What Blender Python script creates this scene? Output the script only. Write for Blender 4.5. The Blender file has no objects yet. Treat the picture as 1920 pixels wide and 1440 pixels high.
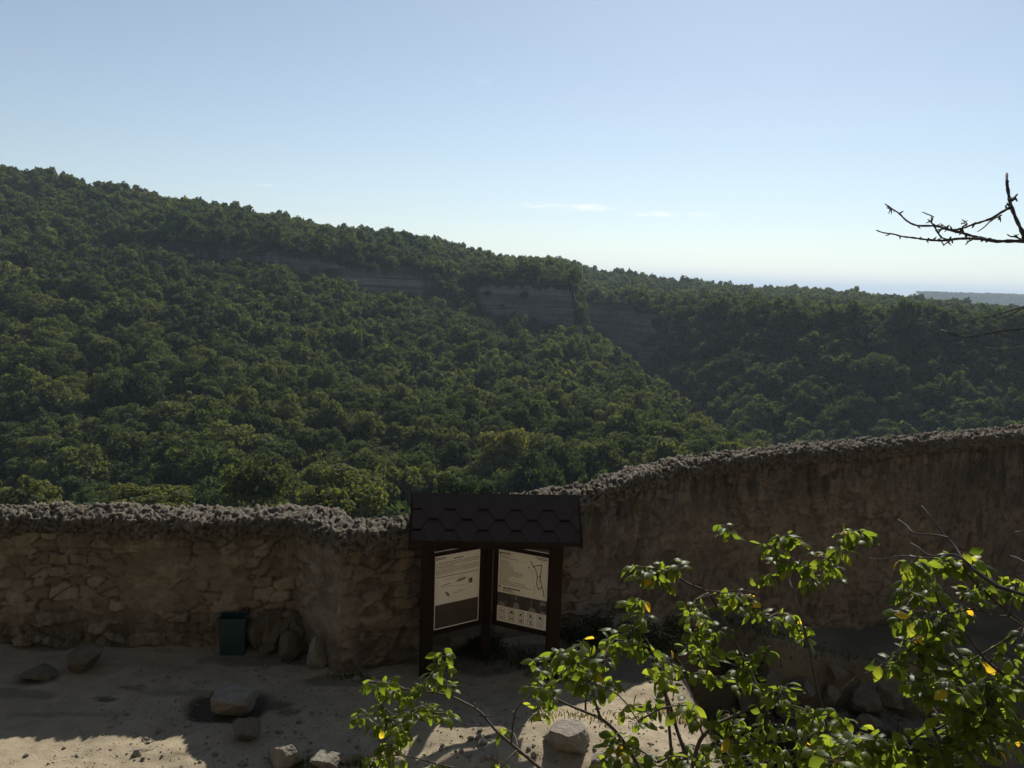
import bpy, math, random
import numpy as np
from mathutils import Vector, Matrix

random.seed(7)
RNG = np.random.default_rng(11)
SC = bpy.context.scene
R = math.radians

# ------------------------------------------------------------------ camera
F_PX = 1507.0                     # focal length in photo pixels (1920 wide)
EYE = Vector((0, 0, 4.8))
PITCH, ROLL = R(7.5), R(2.0)
_f = Vector((0, math.cos(PITCH), -math.sin(PITCH)))
_r0 = Vector((1, 0, 0)); _u0 = Vector((0, math.sin(PITCH), math.cos(PITCH)))
_r = _r0 * math.cos(ROLL) + _u0 * math.sin(ROLL)
_u = -_r0 * math.sin(ROLL) + _u0 * math.cos(ROLL)
cam_d = bpy.data.cameras.new('camera'); cam = bpy.data.objects.new('camera', cam_d)
SC.collection.objects.link(cam)
m = Matrix((( _r.x, _u.x, -_f.x, EYE.x), (_r.y, _u.y, -_f.y, EYE.y), (_r.z, _u.z, -_f.z, EYE.z), (0, 0, 0, 1)))
cam.matrix_world = m
cam_d.sensor_fit = 'HORIZONTAL'; cam_d.sensor_width = 36.0
cam_d.lens = 36.0 * F_PX / 1920.0
cam_d.clip_start = 0.05; cam_d.clip_end = 60000
SC.camera = cam

def ray(px, py):
    return _f + _r * ((px - 960) / F_PX) + _u * ((720 - py) / F_PX)
def at(px, py, Y):                # point seen at a photo pixel, Y metres ahead
    d = ray(px, py); return EYE + d * (Y / d.y)
def onz(px, py, z):               # point seen at a photo pixel, at height z
    d = ray(px, py); return EYE + d * ((z - EYE.z) / d.z)

# ------------------------------------------------------------------ light
SUN_AZ, SUN_EL = R(16.0), R(38.0)
SUN_STRENGTH, SKY_STRENGTH, EXPOSURE = 5.0, 0.070, 0.42
w = bpy.data.worlds.new('World'); SC.world = w; w.use_nodes = True
nt = w.node_tree; nt.nodes.clear()
N = nt.nodes.new; L = nt.links.new
sky = N('ShaderNodeTexSky'); sky.sky_type = 'NISHITA'; sky.sun_disc = False
sky.sun_elevation = SUN_EL; sky.sun_rotation = SUN_AZ
sky.air_density = 1.0; sky.dust_density = 0.28; sky.ozone_density = 1.4; sky.altitude = 300
bg = N('ShaderNodeBackground'); bg.inputs['Strength'].default_value = SKY_STRENGTH
out = N('ShaderNodeOutputWorld')
# two thin far clouds low in the sky, fixed by compass direction
tc = N('ShaderNodeTexCoord'); sep = N('ShaderNodeSeparateXYZ'); L(tc.outputs['Generated'], sep.inputs[0])
def wm(op, a, b=None):
    n = N('ShaderNodeMath'); n.operation = op
    for i, v in enumerate((a, b)):
        if v is None: continue
        if isinstance(v, (int, float)): n.inputs[i].default_value = v
        else: L(v, n.inputs[i])
    return n.outputs[0]
yy = wm('MAXIMUM', sep.outputs[1], 0.02)
az = wm('DIVIDE', sep.outputs[0], yy); el = wm('DIVIDE', sep.outputs[2], yy)
comb = N('ShaderNodeCombineXYZ'); L(wm('MULTIPLY', az, 26), comb.inputs[0]); L(wm('MULTIPLY', el, 120), comb.inputs[1])
ns = N('ShaderNodeTexNoise'); ns.inputs['Scale'].default_value = 1.6; ns.inputs['Detail'].default_value = 6
L(comb.outputs[0], ns.inputs['Vector'])
cloud = None
for (cpx, cpy, wx, wz, amt) in ((1100, 389, .040, .0050, .9), (1020, 386, .035, .005, .55), (1228, 402, .034, .0046, .8), (1310, 403, .03, .004, .4), (494, 347, .012, .003, .25), (905, 152, .012, .006, .15)):
    d = ray(cpx, cpy); ca, ce = d.x / d.y, d.z / d.y
    q = wm('ADD', wm('POWER', wm('ABSOLUTE', wm('DIVIDE', wm('SUBTRACT', az, ca), wx)), 2.0),
           wm('POWER', wm('ABSOLUTE', wm('DIVIDE', wm('SUBTRACT', el, ce), wz)), 2.0))
    mk = wm('MULTIPLY', wm('MAXIMUM', wm('SUBTRACT', 1.0, q), 0.0), amt)
    cloud = mk if cloud is None else wm('MAXIMUM', cloud, mk)
cl = wm('MINIMUM', wm('MULTIPLY', wm('MULTIPLY', cloud, wm('MAXIMUM', wm('SUBTRACT', ns.outputs[0], .36), 0.0)), 2.2), .5)
hs = N('ShaderNodeHueSaturation'); hs.inputs['Saturation'].default_value = .70; L(sky.outputs[0], hs.inputs['Color'])   # thin milky air
tn = N('ShaderNodeMix'); tn.data_type = 'RGBA'; tn.blend_type = 'MULTIPLY'; tn.inputs[0].default_value = 1.0; L(hs.outputs[0], tn.inputs[6]); tn.inputs[7].default_value = (.955, 1.01, 1.04, 1)
mixc = N('ShaderNodeMix'); mixc.data_type = 'RGBA'; L(cl, mixc.inputs[0]); L(tn.outputs[2], mixc.inputs[6])
mixc.inputs[7].default_value = (14.5, 14.2, 13.8, 1)
L(mixc.outputs[2], bg.inputs[0]); L(bg.outputs[0], out.inputs[0])

sd = bpy.data.lights.new('sun', 'SUN'); sun = bpy.data.objects.new('sun', sd); SC.collection.objects.link(sun)
sd.energy = SUN_STRENGTH; sd.angle = R(0.53); sd.color = (1.0, 0.94, 0.83)
to_sun = Vector((math.sin(SUN_AZ) * math.cos(SUN_EL), math.cos(SUN_AZ) * math.cos(SUN_EL), math.sin(SUN_EL)))
sun.rotation_euler = to_sun.to_track_quat('Z', 'Y').to_euler()
sun.location = (20, 60, 60)
SC.view_settings.view_transform = 'Standard'; SC.view_settings.look = 'None'
SC.view_settings.exposure = EXPOSURE; SC.view_settings.gamma = 1.0
SC.render.engine = 'CYCLES'
SC.cycles.use_denoising = True
SC.cycles.max_bounces = 6; SC.cycles.diffuse_bounces = 3; SC.cycles.transmission_bounces = 3
SC.cycles.volume_bounces = 0; SC.cycles.transparent_max_bounces = 6

# ------------------------------------------------------------------ helpers
COL = SC.collection
def tag(o, label=None, cat=None, group=None, kind=None):
    if label: o['label'] = label
    if cat: o['category'] = cat
    if group: o['group'] = group
    if kind: o['kind'] = kind
    return o
def empty(name, loc, rz=0.0):
    o = bpy.data.objects.new(name, None); COL.objects.link(o)
    o.location = loc; o.rotation_euler = (0, 0, rz); o.empty_display_size = .2
    return o
def link(name, me, mats, parent=None, smooth=False):
    o = bpy.data.objects.new(name, me); COL.objects.link(o)
    for mt in (mats if isinstance(mats, (list, tuple)) else [mats]): me.materials.append(mt)
    if parent is not None: o.parent = parent
    if smooth: me.polygons.foreach_set('use_smooth', [True] * len(me.polygons))
    return o
def mesh_np(name, V, Q, attrs=None, matidx=None):
    """mesh from arrays: V (n,3), Q (m,k) all faces of one size k"""
    V = np.ascontiguousarray(V, dtype=np.float32); Q = np.ascontiguousarray(Q, dtype=np.int32)
    me = bpy.data.meshes.new(name); k = Q.shape[1]
    me.vertices.add(len(V)); me.vertices.foreach_set('co', V.ravel())
    me.loops.add(Q.size); me.loops.foreach_set('vertex_index', Q.ravel())
    me.polygons.add(len(Q)); me.polygons.foreach_set('loop_start', np.arange(0, Q.size, k, dtype=np.int32))
    me.polygons.foreach_set('loop_total', np.full(len(Q), k, dtype=np.int32))
    if matidx is not None: me.polygons.foreach_set('material_index', np.ascontiguousarray(matidx, dtype=np.int32))
    for an, av in (attrs or {}).items():
        a = me.attributes.new(an, 'FLOAT', 'POINT'); a.data.foreach_set('value', np.ascontiguousarray(av, dtype=np.float32))
    me.update(calc_edges=True); me.validate()
    return me
class MB:                          # small mesh builder
    def __init__(s): s.v = []; s.f = []; s.mi = []; s.tint = []
    def add(s, verts, faces, mi=0, tint=0.5):
        n = len(s.v); s.v += [tuple(p) for p in verts]; s.tint += [tint] * len(verts)
        s.f += [tuple(i + n for i in f) for f in faces]; s.mi += [mi] * len(faces)
    def box(s, c, size, rz=0, rx=0, mi=0, taper=1.0):
        hx, hy, hz = (q / 2 for q in size)
        M = Matrix.Translation(c) @ Matrix.Rotation(rz, 4, 'Z') @ Matrix.Rotation(rx, 4, 'X')
        P = []
        for z in (-hz, hz):
            t = taper if z < 0 else 1.0
            P += [M @ Vector((x * t, y * t, z)) for x, y in ((-hx, -hy), (hx, -hy), (hx, hy), (-hx, hy))]
        s.add(P, [(3, 2, 1, 0), (4, 5, 6, 7), (0, 1, 5, 4), (1, 2, 6, 5), (2, 3, 7, 6), (3, 0, 4, 7)], mi)
    def tube(s, pts, radii, sides=7, mi=0, tint=.5):
        pts = [Vector(p) for p in pts]; n = len(pts); V = []; Fc = []
        t0 = (pts[1] - pts[0]).normalized(); a = t0.orthogonal().normalized()
        for i, p in enumerate(pts):
            t = (pts[min(i + 1, n - 1)] - pts[max(i - 1, 0)]).normalized()
            a = (a - t * a.dot(t)).normalized(); b = t.cross(a)
            for k in range(sides):
                th = 2 * math.pi * k / sides
                V.append(p + (a * math.cos(th) + b * math.sin(th)) * radii[i])
        for i in range(n - 1):
            for k in range(sides):
                k2 = (k + 1) % sides
                Fc.append((i * sides + k, i * sides + k2, (i + 1) * sides + k2, (i + 1) * sides + k))
        Fc.append(tuple(range(sides - 1, -1, -1))); Fc.append(tuple((n - 1) * sides + k for k in range(sides)))
        s.add(V, Fc, mi, tint)
    def build(s, name, mats, parent=None, smooth=False, bevel=0):
        me = bpy.data.meshes.new(name); me.from_pydata(s.v, [], s.f)
        me.polygons.foreach_set('material_index', s.mi)
        a = me.attributes.new('tint', 'FLOAT', 'POINT'); a.data.foreach_set('value', s.tint)
        me.update()
        o = link(name, me, mats, parent, smooth)
        if bevel:
            b = o.modifiers.new('bevel', 'BEVEL'); b.width = bevel; b.segments = 2
        return o

# --- vectorised noise
def _h(ix, iy, iz, seed=0):
    h = (ix.astype(np.int64) * 374761393 + iy.astype(np.int64) * 668265263 + iz.astype(np.int64) * 2147483647 + seed * 974711) & 0xFFFFFFFF
    h = ((h ^ (h >> 13)) * 1274126177) & 0xFFFFFFFF
    h = ((h ^ (h >> 16)) * 2246822519) & 0xFFFFFFFF
    return ((h ^ (h >> 15)) & 0xFFFFFF) / float(0xFFFFFF)
def vnoise(x, y, z, seed=0):
    x, y, z = np.broadcast_arrays(np.asarray(x, float), np.asarray(y, float), np.asarray(z, float))
    ix, iy, iz = np.floor(x), np.floor(y), np.floor(z); fx, fy, fz = x - ix, y - iy, z - iz
    fx, fy, fz = (q * q * (3 - 2 * q) for q in (fx, fy, fz)); r = 0
    for dx in (0, 1):
        for dy in (0, 1):
            for dz in (0, 1):
                r = r + _h(ix + dx, iy + dy, iz + dz, seed) * (fx if dx else 1 - fx) * (fy if dy else 1 - fy) * (fz if dz else 1 - fz)
    return r * 2 - 1
def fbm(x, y, z=0.0, oct=4, seed=0, gain=.5):
    r = 0; a = 1.0; s = 0
    for o in range(oct):
        r = r + a * vnoise(np.asarray(x) * 2 ** o + 17 * o, np.asarray(y) * 2 ** o, np.asarray(z) * 2 ** o, seed + o); s += a; a *= gain
    return r / s
def voro2(x, y, seed=0, jit=.8, p=2.0):
    ix, iy = np.floor(x), np.floor(y); f1 = np.full(x.shape, 9.0); f2 = f1.copy(); cid = np.zeros(x.shape)
    for dx in (-1, 0, 1):
        for dy in (-1, 0, 1):
            cx, cy = ix + dx, iy + dy; z0 = np.zeros_like(cx)
            px = cx + .5 + jit * (_h(cx, cy, z0, seed) - .5); py = cy + .5 + jit * (_h(cx, cy, z0 + 5, seed) - .5)
            d = (np.abs(x - px) ** p + np.abs(y - py) ** p) ** (1 / p)
            near = d < f1
            f2 = np.where(near, f1, np.minimum(f2, d)); cid = np.where(near, _h(cx, cy, z0 + 9, seed), cid); f1 = np.where(near, d, f1)
    return f1, f2, cid
def voro3(x, y, z, seed=0):
    ix, iy, iz = np.floor(x), np.floor(y), np.floor(z); f1 = np.full(x.shape, 9.0); f2 = f1.copy(); cid = np.zeros(x.shape)
    for dx in (-1, 0, 1):
        for dy in (-1, 0, 1):
            for dz in (-1, 0, 1):
                cx, cy, cz = ix + dx, iy + dy, iz + dz
                d = np.sqrt((x - cx - _h(cx, cy, cz, seed)) ** 2 + (y - cy - _h(cx, cy, cz, seed + 31)) ** 2 + (z - cz - _h(cx, cy, cz, seed + 57)) ** 2)
                near = d < f1
                f2 = np.where(near, f1, np.minimum(f2, d)); cid = np.where(near, _h(cx, cy, cz, seed + 77), cid); f1 = np.where(near, d, f1)
    return f1, f2, cid
def S(x):
    x = np.clip(x, 0, 1); return x * x * (3 - 2 * x)
def grid_faces(nr, nc):
    i = np.arange(nr - 1)[:, None] * nc + np.arange(nc - 1)[None, :]
    return np.stack([i, i + 1, i + nc + 1, i + nc], -1).reshape(-1, 4)

# --- materials
def new_mat(name):
    mt = bpy.data.materials.new(name); mt.use_nodes = True; t = mt.node_tree; t.nodes.clear(); return mt, t
class NT:
    def __init__(s, t): s.t = t
    def n(s, typ, **kw):
        q = s.t.nodes.new(typ)
        for k, v in kw.items(): setattr(q, k, v)
        return q
    def l(s, a, b): s.t.links.new(a, b)
    def noise(s, scale, detail=5, rough=.6, vec=None, dist=0.0):
        q = s.n('ShaderNodeTexNoise'); q.inputs['Scale'].default_value = scale; q.inputs['Detail'].default_value = detail
        q.inputs['Roughness'].default_value = rough; q.inputs['Distortion'].default_value = dist
        if vec is None: vec = s.obj()
        s.l(vec, q.inputs['Vector']); return q.outputs[0]
    def obj(s):
        if not hasattr(s, '_o'): s._o = s.n('ShaderNodeTexCoord').outputs['Object']
        return s._o
    def ramp(s, fac, stops):
        q = s.n('ShaderNodeValToRGB'); e = q.color_ramp.elements
        while len(e) > 1: e.remove(e[0])
        for i, (p, c) in enumerate(stops):
            el_ = e[0] if i == 0 else e.new(p)
            el_.position = p; el_.color = (c, c, c, 1) if isinstance(c, (int, float)) else (*c, 1)
        s.l(fac, q.inputs[0]); return q.outputs[0]
    def mix(s, fac, a, b, mode='MIX'):
        q = s.n('ShaderNodeMix', data_type='RGBA', blend_type=mode)
        for i, v in ((0, fac), (6, a), (7, b)):
            if isinstance(v, (int, float)): q.inputs[i].default_value = v
            elif isinstance(v, tuple): q.inputs[i].default_value = (*v, 1)
            else: s.l(v, q.inputs[i])
        return q.outputs[2]
    def math(s, op, a, b=None):
        q = s.n('ShaderNodeMath', operation=op)
        for i, v in enumerate((a, b)):
            if v is None: continue
            if isinstance(v, (int, float)): q.inputs[i].default_value = v
            else: s.l(v, q.inputs[i])
        return q.outputs[0]
    def attr(s, name): return s.n('ShaderNodeAttribute', attribute_name=name).outputs['Fac']
    def bump(s, h, strength=.5, dist=.02):
        q = s.n('ShaderNodeBump'); q.inputs['Strength'].default_value = strength; q.inputs['Distance'].default_value = dist
        s.l(h, q.inputs['Height']); return q.outputs[0]
    def principled(s, col, rough=.85, bump=None, spec=.3):
        q = s.n('ShaderNodeBsdfPrincipled')
        if isinstance(col, tuple): q.inputs['Base Color'].default_value = (*col, 1)
        else: s.l(col, q.inputs['Base Color'])
        if isinstance(rough, (int, float)): q.inputs['Roughness'].default_value = rough
        else: s.l(rough, q.inputs['Roughness'])
        q.inputs['Specular IOR Level'].default_value = spec
        if bump is not None: s.l(bump, q.inputs['Normal'])
        return q.outputs[0]
    def out(s, sh): q = s.n('ShaderNodeOutputMaterial'); s.l(sh, q.inputs[0])

def simple_mat(name, c1, c2, scale=8, rough=.8, bump=.3, bdist=.01, spec=.3, stretch=None):
    mt, t = new_mat(name); n = NT(t); vec = n.obj()
    if stretch:
        mp = n.n('ShaderNodeMapping'); mp.inputs['Scale'].default_value = stretch; n.l(vec, mp.inputs[0]); vec = mp.outputs[0]
    a = n.noise(scale, 6, .65, vec)
    n.out(n.principled(n.mix(n.ramp(a, [(.3, 0.), (.7, 1.)]), c1, c2), rough, n.bump(n.noise(scale * 4, 6, .7, vec), bump, bdist), spec))
    return mt

def mat_ground():
    mt, t = new_mat('dusty limestone ground'); n = NT(t)
    big = n.noise(.8, 5); mid = n.noise(5, 6, .7); fine = n.noise(45, 4, .7)
    c = n.mix(n.ramp(big, [(.35, 0.), (.68, 1.)]), (0.3200, 0.2680, 0.1880), (0.2400, 0.2000, 0.1400))
    c = n.mix(n.ramp(mid, [(.42, 0.), (.72, .6)]), c, (0.1680, 0.1360, 0.0920))
    c = n.mix(n.ramp(fine, [(.56, 0.), (.75, .5)]), c, (0.4400, 0.3840, 0.2880))
    v = n.n('ShaderNodeTexVoronoi'); v.inputs['Scale'].default_value = 26; n.l(n.obj(), v.inputs['Vector'])
    spot = n.math('MULTIPLY', n.ramp(v.outputs['Distance'], [(.10, 1.), (.22, 0.)]), n.ramp(mid, [(.5, 0.), (.6, 1.)]))
    c = n.mix(spot, c, (0.0880, 0.0680, 0.0480))
    c = n.mix(n.math('MULTIPLY', n.attr('dirt_shade'), n.ramp(mid, [(.2, 1.), (.8, .75)])), c, (0.0400, 0.0360, 0.0280))
    h = n.math('ADD', n.math('MULTIPLY', mid, .6), n.math('MULTIPLY', fine, .4))
    n.out(n.principled(c, .95, n.bump(h, .8, .03), .15)); return mt

def mat_wall(kind):
    mt, t = new_mat('weathered limestone ' + kind); n = NT(t)
    st = n.attr('stone'); jo = n.attr('joint'); lich = n.attr('stain')
    a = n.noise(2.2, 7, .65); b = n.noise(9, 7, .7); fine = n.noise(60, 5, .7)
    if kind == 'blocks':
        base = n.mix(st, (0.1794, 0.1404, 0.0936), (0.3120, 0.2535, 0.1755))
        base = n.mix(n.ramp(b, [(.4, 0.), (.75, .75)]), base, (0.1248, 0.0936, 0.0608))
        jc = (0.0936, 0.0741, 0.0507)
    else:
        base = n.mix(n.ramp(a, [(.36, 0.), (.62, 1.)]), (0.2067, 0.1521, 0.0998), (0.1443, 0.1092, 0.0749))
        base = n.mix(n.ramp(b, [(.44, 0.), (.62, .9)]), base, (0.0819, 0.0655, 0.0484))
        base = n.mix(n.math('MULTIPLY', st, .5), base, (0.2964, 0.2340, 0.1599))
        jc = (0.0936, 0.0702, 0.0507)
    c = n.mix(jo, base, jc)
    mp = n.n('ShaderNodeMapping'); mp.inputs['Scale'].default_value = (3.0, 3.0, .55); n.l(n.obj(), mp.inputs[0])
    dr = n.noise(2.0, 6, .75, mp.outputs[0])                       # dark run-off streaks below the coping
    c = n.mix(n.math('MULTIPLY', lich, n.ramp(dr, [(.40, 0.), (.60, 1.)])), c, (0.0429, 0.0406, 0.0351))
    c = n.mix(n.ramp(fine, [(.3, .35), (.5, 0.)]), c, (0.0780, 0.0624, 0.0468))
    hq = n.n('ShaderNodeHueSaturation'); hq.inputs['Saturation'].default_value = .80; n.l(c, hq.inputs['Color']); c = hq.outputs[0]
    h = n.math('ADD', n.math('MULTIPLY', b, .7), n.math('MULTIPLY', fine, .25))
    n.out(n.principled(c, .92, n.bump(h, .9, .03), .2)); return mt

def mat_coping():
    mt, t = new_mat('pitted mortar coping'); n = NT(t)
    b = n.noise(7, 7, .7); fine = n.noise(38, 6, .75); st = n.attr('stone'); cav = n.attr('joint')
    c = n.mix(st, (0.1275, 0.1088, 0.0850), (0.2465, 0.2167, 0.1742))
    c = n.mix(n.ramp(b, [(.42, 0.), (.65, .7)]), c, (0.1445, 0.1318, 0.1105))
    c = n.mix(cav, c, (0.0382, 0.0340, 0.0298))
    c = n.mix(n.ramp(fine, [(.32, .7), (.5, 0.)]), c, (0.0595, 0.0553, 0.0467))
    n.out(n.principled(c, .95, n.bump(fine, 1.0, .03), .15)); return mt

def mat_rock(name, c1, c2):
    return simple_mat(name, c1, c2, 9, .93, 1.0, .04, .15)

def leaf_mat(name, cols, trans, tcol_mul=2.2, rough=.5, spec=.35, use_rand=True):
    """two-sided leaf: reflects green, lets yellow-green light through. tint attribute 0..1 picks the hue"""
    mt, t = new_mat(name); n = NT(t)
    ti = n.attr('tint')
    if use_rand:
        oi = n.n('ShaderNodeObjectInfo')
        ti = n.math('ADD', n.math('MULTIPLY', ti, .5), n.math('MULTIPLY', oi.outputs['Random'], .5))
    c = n.ramp(ti, cols)
    pr = n.principled(c, rough, None, spec)
    tr = n.n('ShaderNodeBsdfTranslucent')
    n.l(n.mix(1.0, c, tuple(v * tcol_mul for v in (1.28, 1.22, .38)), 'MULTIPLY'), tr.inputs['Color'])
    mx = n.n('ShaderNodeMixShader'); mx.inputs[0].default_value = trans
    n.l(pr, mx.inputs[1]); n.l(tr.outputs[0], mx.inputs[2]); n.out(mx.outputs[0]); return mt

M_GROUND = mat_ground()
M_BLOCK, M_RENDER, M_COPE = mat_wall('blocks'), mat_wall('rubble'), mat_coping()
M_ROCK = mat_rock('pale limestone rock', (.33, .30, .25), (.20, .18, .14))
M_ROCKD = mat_rock('earthy limestone rock', (.20, .17, .128), (.12, .10, .074))
M_WOOD = simple_mat('dark stained timber', (.016, .010, .007), (.030, .019, .013), 3, .85, .35, .004, .12, (6, 6, .6))
M_SHINGLE = simple_mat('dark brown bitumen shingle', (.036, .027, .022), (.055, .043, .036), 40, .8, .5, .002, .25)
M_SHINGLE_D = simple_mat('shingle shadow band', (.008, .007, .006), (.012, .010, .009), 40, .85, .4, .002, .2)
M_PAPER = simple_mat('weathered poster paper', (.88, .84, .76), (.80, .75, .66), 5, .55, .05, .001, .35)
M_INK = simple_mat('black printing ink', (.04, .035, .03), (.06, .05, .045), 20, .6, .0, .001, .2)
M_INKG = simple_mat('grey printing ink', (.24, .20, .155), (.30, .25, .19), 20, .6, .0, .001, .2)
M_INKR = simple_mat('red brown printing ink', (.30, .12, .08), (.36, .16, .10), 20, .6, .0, .001, .2)
M_PBROWN = simple_mat('brown poster panel', (.05, .034, .028), (.075, .052, .042), 4, .5, .0, .001, .3)
M_PHOTO = simple_mat('dark printed photograph', (.035, .04, .045), (.11, .095, .075), 14, .5, .0, .001, .3)
M_PHOTOL = simple_mat('light printed photograph', (.20, .17, .14), (.32, .28, .23), 14, .5, .0, .001, .3)
M_BIN = simple_mat('faded teal plastic', (.010, .036, .040), (.018, .048, .052), 6, .5, .2, .004, .4)
M_BARK = simple_mat('grey brown bark', (.075, .058, .045), (.14, .115, .095), 14, .9, .6, .004, .2, (3, 3, 1))
M_BARKD = simple_mat('dark grey dead bark', (.055, .050, .052), (.11, .10, .098), 14, .9, .6, .004, .2, (3, 3, 1))
M_TRUNK = simple_mat('forest trunk bark', (.06, .05, .04), (.10, .085, .07), 3, .95, .5, .03, .1)
M_CROWN = leaf_mat('woodland foliage', [(0., (.013, .024, .016)), (.34, (.034, .051, .027)), (.62, (.067, .086, .041)), (.86, (.116, .120, .052)), (1., (.18, .145, .060))], .31, 1.85, .8, .04)
M_LEAF = leaf_mat('glossy fruit tree leaf', [(0., (.024, .040, .010)), (.6, (.056, .074, .017)), (.88, (.105, .118, .028)), (.93, (.18, .16, .03)), (1., (.24, .14, .025))], .55, 3.9, .46, .24, False)
M_GRASS = leaf_mat('dry grass blade', [(0., (.03, .05, .014)), (.6, (.07, .085, .03)), (1., (.22, .18, .09))], .3, 1.5, .7, .2, False)

# ------------------------------------------------------------------ near ground
T_Y = [-30, -14, -9, -5, -2.5, -1.2, .5, 1.0, 1.8, 3.0, 4.5, 6.0, 7.0, 40]
T_Z = [44., 38., 30., 17.0, 6.5, 3.3, 3.2, 2.7, 1.9, 1.2, .55, .10, 0.0, 0.0]  # high rise behind the eye is unseen, added to block skylight
# wall plan: photo pixel and distance of the front face, pixel row of the top's far edge with the top's height
WALL = [  # (px, Y front, px back, py silhouette, z top)
    (-520, 9.30, -520, 964, 1.67), (0, 9.58, 0, 945, 1.68), (300, 9.72, 300, 945, 1.68), (500, 9.84, 505, 945, 1.69),
    (556, 9.88, 612, 946, 1.72), (575, 9.66, 625, 950, 1.74), (600, 9.42, 642, 957, 1.77), (636, 9.10, 662, 969, 1.79), (646, 9.08, 672, 971, 1.79),
    (700, 9.22, 712, 970, 1.80), (770, 9.42, 775, 963, 1.81), (860, 9.80, 862, 944, 1.84), (960, 10.25, 962, 922, 1.90),
    (1090, 10.60, 1088, 906, 1.98), (1200, 11.35, 1195, 870, 2.05), (1300, 12.10, 1295, 852, 2.10), (1415, 12.65, 1410, 838, 2.15),
    (1658, 13.70, 1652, 819, 2.22), (1920, 15.05, 1912, 796, 2.30), (2500, 18.5, 2490, 770, 2.5)]
WF, WB, WT = [], [], []
for (px, Y, pxb, pyb, zt) in WALL:
    p = at(px, 1000, Y); b = onz(pxb, pyb, zt + .03)
    WF.append((p.x, p.y)); WB.append((b.x, b.y)); WT.append(zt)
WF, WB, WT = np.array(WF), np.array(WB), np.array(WT)
def wall_y(x):                      # front-face distance of the wall at lateral x (monotone part)
    return np.interp(x, WF[:, 0], WF[:, 1])
def gz(x, y, detail=True):
    x = np.asarray(x, float); y = np.asarray(y, float)
    t = np.interp(y, T_Y, T_Z); far = S((y - 5.2) / 1.4)
    z = .25 * np.exp(-(np.abs(x - .65) / 1.35) ** 3 - ((y - 7.55) / .85) ** 2)
    up = -1.15 * S((x - 1.3) / 5.2) * S((y - 8.2) / 3.6)
    z = z + up
    low = S((x - 2.1) / 1.1) * S((12.15 + .12 * (x - 5) - y) / .30)
    z = z * (1 - low) + (-1.75) * low
    z = z * far + t
    dy = y - (wall_y(x) + .75)
    z = z - 1.6 * np.clip(dy, 0, 40) - 1.2 * S(dy / 1.5)
    if detail:
        z = z + low * (.30 * fbm(x * 1.3, y * 1.3, 0, 4, 71) + .22 * np.abs(fbm(x * 6, y * 6, 0, 3, 72))) + S((-1.2 - y) / 2) * .9 * fbm(x * .45, y * .45, z * .45, 4, 73)
        z = z + .060 * fbm(x * .9, y * .9, 0, 4, 3) + .036 * fbm(x * 4, y * 4, 0, 4, 9) + .014 * np.abs(fbm(x * 19, y * 19, 0, 3, 21))
    return z
def gzf(x, y): return float(gz(np.array([x]), np.array([y]))[0])
def ground_hit(px, py):             # where a photo pixel meets the near ground
    d = ray(px, py); t = np.arange(3.0, 30.0, .015)
    k = int(np.argmax(EYE.z + d.z * t <= gz(d.x * t, d.y * t)))
    return EYE + d * float(t[k])
def spaced(lo, hi, a, b, fine, coarse):
    left = np.arange(lo, a, coarse); mid = np.arange(a, b, fine); right = np.arange(b, hi + coarse, coarse)
    return np.concatenate([left, mid, right])
gx = spaced(-26, 28, -5.5, 8.5, .05, .25); gy = spaced(-30, 27, 6.6, 14.6, .043, .2)
GX, GY = np.meshgrid(gx, gy)
GZ = gz(GX, GY)
RING = ground_hit(430, 1325)        # dark scraped earth round the flat boulder
dirt_shade = np.zeros_like(GX)  # mask for dark earth and for shade painted into the ground colour
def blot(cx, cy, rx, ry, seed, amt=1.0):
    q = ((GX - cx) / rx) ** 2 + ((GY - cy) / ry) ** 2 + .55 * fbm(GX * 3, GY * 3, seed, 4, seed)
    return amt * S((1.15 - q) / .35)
dirt_shade = np.maximum(dirt_shade, blot(RING.x + .02, RING.y + .02, .46, .36, 2))
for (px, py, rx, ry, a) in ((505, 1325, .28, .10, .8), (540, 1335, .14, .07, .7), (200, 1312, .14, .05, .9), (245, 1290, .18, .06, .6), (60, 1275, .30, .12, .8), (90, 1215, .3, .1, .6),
                            (340, 1415, .06, .03, .7), (265, 1410, .12, .03, .9), (500, 1240, .6, .15, .6), (1160, 1255, .9, .35, .7), (1050, 1270, .5, .2, .5), (20, 1300, .5, .1, .5), (330, 1300, .5, .06, .35), (120, 1340, .6, .05, .35), (640, 1275, .5, .16, .6), (880, 1235, .9, .35, .75), (1050, 1225, .6, .25, .7), (430, 1240, .4, .12, .5)):  # the patch just right of the notice stand is painted shade
    p = ground_hit(px, py); dirt_shade = np.maximum(dirt_shade, blot(p.x, p.y, rx, ry, int(px) % 17, a))
dirt_shade = np.maximum(dirt_shade, S((-.6 - GY) / 1.5) + .9 * S((GY + 2) / 1.) * S((5.2 - GY) / 1.5))  # unseen rear slope darkened to cut the light it bounces back
dirt_shade = np.maximum(dirt_shade, (.72 + .28 * fbm(GX * 1.5, GY * 1.5, 0, 3, 97)) * S((GX - 2.0) / .7 + .5 * fbm(GX * 2, GY * 2, 0, 3, 98)) * S((GY - 6.5) / 1.))  # low ground and bank on the right toned darker
GZ = GZ - .05 * blot(RING.x + .02, RING.y + .02, .46, .36, 2)
me = mesh_np('ground', np.stack([GX, GY, GZ], -1).reshape(-1, 3), grid_faces(len(gy), len(gx)), {'dirt_shade': dirt_shade.ravel()})
tag(link('ground', me, M_GROUND, smooth=True), kind='structure')

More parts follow.
